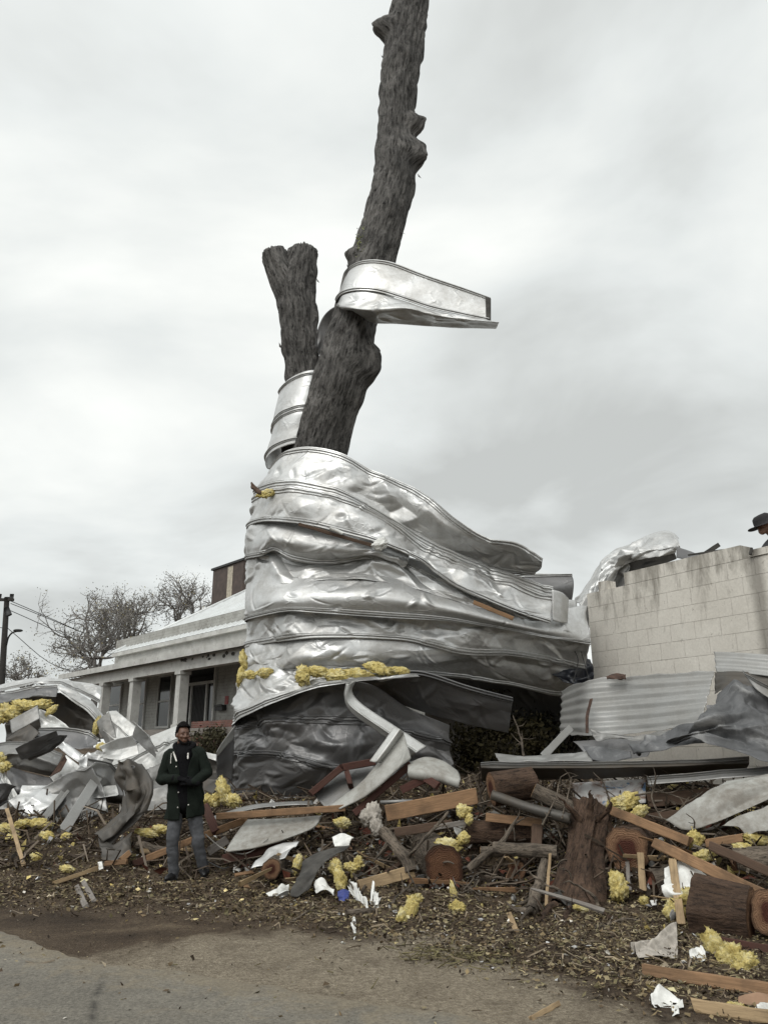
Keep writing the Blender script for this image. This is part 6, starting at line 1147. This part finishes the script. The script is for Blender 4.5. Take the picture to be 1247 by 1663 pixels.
# crooked broken branches and splintered bits all through the heap
rb = np.random.RandomState(4242)
for i in range(60):
    px = rb.uniform(520, 1235); lo = np.interp(px, [520, 700, 1000, 1247], [1345, 1310, 1300, 1370]); hi = np.interp(px, [520, 700, 900, 1247], [1450, 1450, 1465, 1500]); py = rb.uniform(lo, hi)
    p = G(px, py, .10); a = rb.uniform(0, 6.28); L = rb.uniform(.25, .8); dv = np.array([math.cos(a), .5*math.sin(a), rb.uniform(-.1, .55)])*L
    branch('short crooked broken branch tangled in the brown heap', [p, p+dv*.35+rb.randn(3)*.05, p+dv*.7+rb.randn(3)*.06, p+dv], rb.uniform(.008, .024), rb.uniform(.004, .008), 'barkgrey', 800+i, twigs=int(rb.randint(0, 4)), jit=.5, group='crooked branches in the heap')
for i in range(52):
    px = rb.uniform(380, 1240); lo = np.interp(px, [380, 700, 1000, 1247], [1380, 1320, 1310, 1380]); hi = np.interp(px, [380, 700, 900, 1247], [1440, 1450, 1470, 1520]); py = rb.uniform(lo, hi)
    p = G(px, py, .07); a = rb.uniform(0, 6.28); L = rb.uniform(.2, .85); dv = np.array([math.cos(a), .5*math.sin(a), rb.uniform(-.1, .35)])*L
    plank('short splintered piece of raw wood tangled in the brown heap', p, p+dv, rb.uniform(.03, .07), rb.uniform(.012, .03), ['lumber', 'lumberpale', 'lumberpale', 'lumberdark', 'greywood'][i % 5], 'wood_splinter', 'splinter', roll=rb.uniform(-1, 1), seed=i, group='wood splinters in the heap', taper=rb.uniform(.3, .8))
for i in range(26):
    px = rb.uniform(430, 1240); lo = np.interp(px, [430, 700, 1000, 1247], [1390, 1330, 1320, 1390]); hi = np.interp(px, [430, 700, 900, 1247], [1450, 1450, 1470, 1530]); py = rb.uniform(lo, hi)
    p = G(px, py, .06); s_ = rb.uniform(.06, .17); ax = nrm(rb.randn(3)); bx = nrm(np.cross(ax, rb.randn(3)))
    sheet('torn_scrap', [[p-ax*s_-bx*s_*.6, p-bx*s_*.6+rb.randn(3)*.02, p+ax*s_-bx*s_*.4], [p-ax*s_*.8+bx*s_*.5, p+bx*s_*.7+rb.randn(3)*.02, p+ax*s_*.9+bx*s_*.5]], M[['plastic', 'dull', 'felt', 'dirtywhite', 'cardboard'][i % 5]], 'small torn scrap of sheeting caught in the brown heap', 'scrap', amp=.03, scale=.1, res=.012, seed=900+i, group='torn scraps in the heap', jag=.03, dents=0)

# ================================================================== people
M['skin'] = simple('brown skin', (0.125, 0.062, 0.040), 0.5, 0.15, 20, 0.002)
M['hair'] = simple('short black hair', (0.008, 0.007, 0.007), 0.9, 0.4, 60, 0.01, spec=0.12)
M['coat'] = simple('dark green waxed coat', (0.010, 0.0138, 0.0107), 0.85, 0.25, 12, 0.006, spec=0.12)
M['black'] = simple('black knit', (0.006, 0.006, 0.007), 0.9, 0.3, 40, 0.004, spec=0.12)
M['jeans'] = simple('grey washed jeans', (0.085, 0.088, 0.095), 0.85, 0.3, 14, 0.006, spec=0.12)
M['shoe'] = simple('black leather', (0.010, 0.010, 0.011), 0.45, 0.3)
M['cord'] = simple('white cord', (0.6, 0.58, 0.54), 0.7); M['brownskin2'] = simple('tanned skin', (0.20, 0.11, 0.075), 0.5, 0.15, 20, 0.002)
M['hat'] = simple('dark felt hat', (0.018, 0.017, 0.018), 0.9, 0.3, 20); M['jacket2'] = simple('charcoal jacket', (0.03, 0.03, 0.033), 0.8, 0.3, 20)
def remesh(o, vox, sm=2):
    r = o.modifiers.new('one surface', 'REMESH'); r.mode = 'VOXEL'; r.voxel_size = vox; r.use_smooth_shade = True
    s = o.modifiers.new('smooth', 'SMOOTH'); s.iterations = sm; s.factor = 0.5; return o
def cap(mb, pts, rad, segs=14):
    V, F, U, D, _, _ = tubeg(pts, rad, segs, step=.025); mb.add(V, F)
    for p, r in ((pts[0], rad[0]), (pts[-1], rad[-1])): V, F = ICO[3]; mb.add(V*r*.995+np.asarray(p), F)
def ell(mb, c, r, yaw=0, det=3):
    V, F = ICO[det]; V = V*np.array(r); cy_, sy_ = math.cos(yaw), math.sin(yaw); mb.add(np.stack([V[:, 0]*cy_-V[:, 1]*sy_, V[:, 0]*sy_+V[:, 1]*cy_, V[:, 2]], 1)+np.asarray(c), F)
def hand(mb, wrist, tip_dir, palm_n, size=.18, curl=.7, thumb=1, r=.0095):
    wrist = np.array(wrist, float); d = nrm(np.array(tip_dir, float)); n = nrm(np.array(palm_n, float)-d*np.dot(palm_n, d)); s = np.cross(d, n)*thumb
    pe = wrist+d*size*.5
    for q in (-.3, -.1, .1, .3): cap(mb, [wrist+s*q*size*.28, pe+s*q*size*.42], [r*1.5, r*1.35], 8)
    for k, (q, l) in enumerate(((.36, .40), (.12, .46), (-.12, .43), (-.36, .34))):
        a = pe+s*q*size*.40; p = [a]; dd = d.copy()
        for j in range(3):
            ang = curl*(.5+.5*j)*(1+.12*k); dd = nrm(d*math.cos(ang)+n*math.sin(ang)); p.append(p[-1]+dd*l*size*.36)
        cap(mb, p, [r, r*.98, r*.9, r*.8], 8)
    a = wrist+s*size*.17+d*size*.12; cap(mb, [a, a+(s*.7+d*.6+n*.3)*size*.2, a+(s*.75+d*1.25+n*.6)*size*.26], [r*1.25, r*1.1, r*.9], 8)
def man_coat():
    B = G(285, 1430); root = empty('person', B, 'man standing in a long dark green hooded coat, grey jeans and black gloves', 'person')
    yf = lambda dx, dy: hgt(B[0]+dx, B[1]+dy)-B[2]
    fl = np.array([-.03, .0, float(yf(-.03, 0))]); fr = np.array([.32, .14, float(yf(.32, .14))])
    hd = np.array([-.035, -.02, 1.755]); yaw = math.radians(36); f = np.array([math.sin(yaw), -math.cos(yaw), 0]); s = np.array([math.cos(yaw), math.sin(yaw), 0]); z = np.array([0, 0, 1.0])
    LH, RH = np.array([-.05, 0, .86]), np.array([.15, .03, .87]); LK, RK = np.array([-.055, -.05, .47]), np.array([.24, .02, .49]); LA, RA = fl+[0, .02, .10], fr+[0, .02, .10]
    LS, RS = np.array([-.185, 0, 1.50]), np.array([.185, .02, 1.525]); LE, RE = np.array([-.27, -.02, 1.20]), np.array([.315, .0, 1.285]); LW, RW = np.array([-.005, -.215, 1.215]), np.array([.19, -.205, 1.165])
    b = MB()
    ell(b, hd+z*.02, (.078, .098, .105), yaw); ell(b, hd-z*.055+f*.022, (.060, .068, .072), yaw); ell(b, hd-z*.105+f*.062, (.030, .026, .024), yaw)
    ell(b, hd-z*.022+f*.103, (.0165, .022, .018), yaw, 2); cap(b, [hd+z*.022+f*.086, hd-z*.018+f*.106], [.010, .013], 8)
    ell(b, hd-z*.030+f*.095+s*.017, (.010, .012, .010), yaw, 2); ell(b, hd-z*.030+f*.095-s*.017, (.010, .012, .010), yaw, 2)
    for q in (-1, 1):
        ell(b, hd+z*.028+f*.082+s*q*.030, (.026, .014, .009), yaw, 2); ell(b, hd-z*.022+f*.066+s*q*.040, (.026, .026, .024), yaw, 2); ell(b, hd-z*.01+s*q*.080-f*.004, (.012, .024, .033), yaw, 2)
    ell(b, hd-z*.064+f*.088, (.026, .012, .007), yaw, 2); ell(b, hd-z*.076+f*.086, (.023, .012, .008), yaw, 2)
    cap(b, [hd-z*.08-f*.02, np.array([0, .01, 1.50])], [.058, .068]); cap(b, [np.array([0, .02, 1.46]), np.array([.03, .02, 1.15]), np.array([.05, .02, .90])], [.13, .125, .13], 18)
    cap(b, [np.array([0, .01, 1.50]), LS], [.07, .06]); cap(b, [np.array([0, .01, 1.50]), RS], [.07, .06])
    cap(b, [LS, LE, LW], [.052, .042, .030]); cap(b, [RS, RE, RW], [.052, .042, .030]); cap(b, [LH, LK, LA], [.075, .045, .034]); cap(b, [RH, RK, RA], [.075, .045, .034])
    hand(b, LW, (1, -.12, -.12), (.1, .3, -1), curl=.55, r=.009); hand(b, RW, (-1, -.25, .12), (.0, .9, -.3), curl=.6, thumb=-1, r=.009)
    ell(b, fl+[0, -.02, .05], (.03, .06, .035)); ell(b, fr+[.02, -.02, .05], (.03, .06, .035))
    off = lambda m_: setattr(m_, 'V', [v+B for v in m_.V]) or m_
    remesh(off(b).build('body', M['skin'], root), .0085, 2)
    h = MB(); V, F = ICO[5]; Q = V*[.093, .114, .140]; keep = lambda p: True     # close cropped hair with a flat top
    fw = V@np.array([0, -1, 0]); top = V[:, 2]; m_ = (top > .52) | ((fw < .30) & (top > -.28) & ~((np.abs(V[:, 0]) > .8) & (top < .05) & (fw > -.3)))
    Q[:, 2] = np.where(Q[:, 2] > .095, .095+(Q[:, 2]-.095)*.9, Q[:, 2])*1.12; Q += nrm(V)*(.009*fb3(V*14, 3, 2))[:, None]
    cy_, sy_ = math.cos(yaw), math.sin(yaw); Q = np.stack([Q[:, 0]*cy_-Q[:, 1]*sy_, Q[:, 0]*sy_+Q[:, 1]*cy_, Q[:, 2]], 1)+hd+z*.022+B
    Fk = [fc for fc in F if m_[list(fc)].all()]; used = sorted({i for fc in Fk for i in fc}); mp = {u: i for i, u in enumerate(used)}
    ho = obj('hair', Q[used], [tuple(mp[i] for i in fc) for fc in Fk], M['hair'], root); mo = ho.modifiers.new('thickness', 'SOLIDIFY'); mo.thickness = .012; mo.offset = -1
    bd = MB(); 
    for a in np.linspace(-1.15, 1.15, 15): cc_ = hd-z*(.108-.05*abs(a)**2*.6)+f*(.020+.062*math.cos(a))+s*.066*math.sin(a); ell(bd, cc_, (.015, .015, .016), 0, 2)
    for q in (-1, -.5, 0, .5, 1): ell(bd, hd-z*(.053+.006*abs(q))+f*(.093-.012*abs(q))+s*q*.022, (.010, .006, .006), yaw, 2)
    remesh(off(bd).build('beard', M['hair'], root), .006, 1)
    for q in (-1, 1):
        e_ = MB(); ell(e_, hd+z*.009+f*.084+s*q*.030, (.013, .009, .0055), yaw, 2); off(e_).build('eye', M['black'], root)
        e_ = MB(); cap(e_, [hd+z*.033+f*.094+s*q*.013, hd+z*.036+f*.086+s*q*.044], [.005, .004], 6); off(e_).build('eyebrow', M['hair'], root)
    # sweater
    w = MB(); cap(w, [np.array([-.005, -.005, 1.50]), np.array([.03, -.01, 1.2]), np.array([.055, 0, .92])], [.135, .142, .15], 20); cap(w, [np.array([-.01, -.01, 1.50]), np.array([-.02, -.01, 1.61])], [.092, .082]); remesh(off(w).build('sweater', M['black'], root), .014)
    # trousers
    t = MB(); cap(t, [LH, LK+[0, 0, .04], LK-[0, -.01, .08], LA-[0, 0, .03]], [.105, .080, .074, .066], 18); cap(t, [RH, RK+[0, 0, .04], RK-[-.01, -.01, .08], RA-[0, 0, .03]], [.105, .080, .074, .066], 18); ell(t, (.05, .02, .9), (.17, .125, .12))
    m0 = MB()
    for V in t.V:
        c0 = V.copy(); V += np.stack([.010*vn3(c0*[9, 9, 22], 4)+.006*vn3(c0*[18, 18, 40], 6)]*3, 1)*nrm(np.stack([c0[:, 0]-np.where(c0[:, 0] > .1, .2, -.05), c0[:, 1]-.02, 0*c0[:, 0]], 1))
    remesh(off(t).build('trousers', M['jeans'], root), .010, 1)
    for p, yw in ((fl, -.25), (fr, .25)):
        sh = MB(); ell(sh, p+[math.sin(yw)*.06, -.055, .048], (.047, .145, .050), yw); ell(sh, p+[0, .01, .085], (.05, .06, .06), yw); so = remesh(off(sh).build('shoe', M['shoe'], root), .010, 2)
        sl = MB(); ell(sl, p+[math.sin(yw)*.06, -.055, .014], (.052, .15, .016), yw); off(sl).build('sole', M['wire'], so)
    # coat: open shell round the torso, sleeves joined on
    ring = [(.715, .045, .02, .245, .165, .17), (.83, .045, .02, .232, .165, .19), (.95, .043, .02, .222, .162, .20), (1.07, .038, .02, .213, .160, .20), (1.18, .03, .015, .210, .158, .22), (1.30, .018, .01, .216, .158, .26), (1.42, .006, .008, .226, .150, .36), (1.50, -.002, .006, .218, .132, .50), (1.555, -.006, .006, .165, .108, .66), (1.60, -.01, .006, .118, .095, .80)]
    R_ = np.array(ring); q = np.linspace(0, 1, 60); R_ = catmull(R_, q*(len(ring)-1)); na = 72; Vc = []
    for i, r in enumerate(R_):
        for j in range(na):
            a = -math.pi/2+.12+r[5]+(2*math.pi-2*r[5])*j/(na-1); zz = r[0]+.06*max(0, math.cos(a))*max(0, 1-(r[0]-.7)*4)
            x = r[1]+r[3]*math.cos(a); y = r[2]+r[4]*math.sin(a); fo = .03*vn(np.array(a*3.0), np.array(r[0]*6), 5)+.024*vn(np.array(a*5.0+r[0]*9), np.array(r[0]*3), 8)
            Vc.append((x*(1+fo*3), y*(1+fo*3), zz))
    Vc = np.array(Vc)+B; co = obj('coat', Vc, grid_faces(60, na), M['coat'], root); mo = co.modifiers.new('thickness', 'SOLIDIFY'); mo.thickness = .014; mo.offset = 0
    for S_, E_, W_ in ((LS, LE, LW), (RS, RE, RW)):
        sv = MB(); cap(sv, [S_+nrm(np.array([0, 0, 1.5])-S_)*[.06, 0, 0], S_, S_*.55+E_*.45, E_], [.085, .088, .080, .074], 18); cap(sv, [E_, E_*.5+W_*.5, W_-nrm(W_-E_)*.02], [.074, .066, .056], 18)
        for V in sv.V: V += (.010*vn3(V*[16, 16, 30], 7)+.006*vn3(V*40, 9))[:, None]*nrm(V-(S_+E_+W_)/3)
        remesh(off(sv).build('sleeve', M['coat'], root), .011, 1)
    hdd = MB(); a = np.linspace(-2.6, 2.6, 18); pts = [np.array([-.012+.118*math.sin(t_), .02+.105*math.cos(t_), 1.625+.018*math.cos(t_)-.05*max(0, abs(t_)-1.6)]) for t_ in a]; cap(hdd, pts, list(.030+.012*np.cos(a*.5)), 12); ell(hdd, (-.01, .10, 1.60), (.12, .06, .07)); remesh(off(hdd).build('hood', M['black'], root), .010, 2)
    for k, (p0, p1) in enumerate((((-.112, -.125, 1.535), (-.055, -.165, 1.43)), ((.085, -.150, 1.52), (.090, -.170, 1.46)))):
        tr = MB(); cap(tr, [np.array(p0)*.5+np.array(p1)*.5+(np.array(p0)-np.array(p1))*t_ for t_ in (.5, 0, -.5)], [.010, .011, .008], 8); off(tr).build('lining', M['cord'], co)
    cd = MB(); cap(cd, [np.array([-.137, -.125, 1.52]), np.array([-.135, -.14, 1.46]), np.array([-.132, -.145, 1.40])], [.005, .005, .005], 6); off(cd).build('drawcord', M['cord'], co)
    for p in ((-.055, -.155, 1.36), (.0, -.166, 1.05), (.005, -.166, .87), (.135, -.152, .90)): bt = MB(); ell(bt, p, (.009, .006, .009), 0, 2); off(bt).build('button', M['cord'], co)
    for W_, td, pn, th in ((LW, (1, -.12, -.12), (.1, .3, -1), 1), (RW, (-1, -.25, .12), (.0, .9, -.3), -1)):
        g = MB(); hand(g, W_, td, pn, .20, .55, th, .0145); cap(g, [W_-nrm(np.array(td))*.05, W_+nrm(np.array(td))*.02], [.040, .037]); remesh(off(g).build('glove', M['black'], root), .006, 1)
man_coat()
def man_hat():
    SCL = 1.25; c = P(1243, 855, 12.3); z0 = 3.1; B = np.array([c[0]+.02, c[1], z0]); root = empty('person', B, 'man in a dark brimmed hat bending his head behind the wall at the right edge', 'person')
    root.scale = (SCL,)*3; h = np.array([0, 0, (c[2]-z0)/SCL]); H = h[2]
    b = MB(); ell(b, h, (.105, .08, .10)); ell(b, h+[-.075, -.0, -.055], (.05, .05, .06)); ell(b, h+[-.11, 0, -.02], (.022, .02, .03), 0, 2); ell(b, h+[-.105, -.0, -.075], (.022, .028, .012), 0, 2); ell(b, h+[.005, -.082, -.01], (.02, .012, .032), 0, 2)
    ch = np.array([.02, 0, H-.42]); hip = np.array([.12, 0, .93]); cap(b, [h+[.03, 0, -.06], h+[.10, 0, -.2], ch], [.06, .065, .12]); cap(b, [ch, hip], [.14, .14], 18)
    for q in (-1, 1):
        cap(b, [ch+[-.02, q*.17, .1], ch+[-.12, q*.22, -.16], ch+[-.32, q*.12, -.22]], [.06, .045, .033]); hand(b, ch+[-.32, q*.12, -.22], (-1, 0, -.2), (0, 0, -1), thumb=q)
        cap(b, [hip+[0, q*.1, 0], np.array([.02, q*.12, .5]), np.array([.1, q*.13, .08])], [.085, .06, .045])
    for m_ in (b,): m_.V = [v+B for v in m_.V]
    remesh(b.build('body', M['brownskin2'], root), .011)
    j = MB(); cap(j, [h+[.12, 0, -.20], ch, hip-[0, 0, .1]], [.12, .175, .17], 18)
    for q in (-1, 1): cap(j, [ch+[.02, q*.14, .14], ch+[-.02, q*.19, .08], ch+[-.12, q*.23, -.16], ch+[-.28, q*.13, -.215]], [.07, .08, .062, .05])
    cap(j, [h+[.10, 0, -.13], h+[.12, 0, -.18]], [.085, .10]); j.V = [v+B for v in j.V]; remesh(j.build('jacket', M['jacket2'], root), .014)
    t = MB()
    for q in (-1, 1): cap(t, [hip+[0, q*.1, -.02], np.array([.02, q*.12, .5]), np.array([.1, q*.13, .06])], [.11, .08, .07])
    ell(t, hip, (.13, .17, .12)); t.V = [v+B for v in t.V]; remesh(t.build('trousers', M['jeans'], root), .014)
    for q in (-1, 1): sh = MB(); ell(sh, np.array([.05, q*.13, .05]), (.14, .048, .05)); sh.V = [v+B for v in sh.V]; sh.build('shoe', M['shoe'], root)
    ht = MB(); a = np.linspace(0, 2*np.pi, 41)[:-1]; prof = [(.02, .165), (.07, .16), (.10, .135), (.112, .09), (.118, .045), (.125, .038), (.20, .030), (.205, .024), (.13, .026)]
    til = math.radians(-24); Vh = []
    for r, hh in prof:
        for t_ in a: x, y, zz = r*1.12*math.cos(t_), r*math.sin(t_), hh+(.02*math.cos(2*t_) if r > .15 else 0); Vh.append((x*math.cos(til)-zz*math.sin(til)*-1*-1, y, x*math.sin(til)*-1*-1+zz*math.cos(til)))
    Vh = np.array(Vh); n = len(a); F = []
    for i in range(len(prof)-1):
        for k in range(n): q = (k+1) % n; F.append((i*n+k, (i+1)*n+k, (i+1)*n+q, i*n+q))
    F.append(tuple(range(n))); Vh = Vh*[-1, 1, 1]; Vh = Vh+h+[-.02, 0, .01]+B; obj('hat', Vh, F, M['hat'], root)
man_hat()
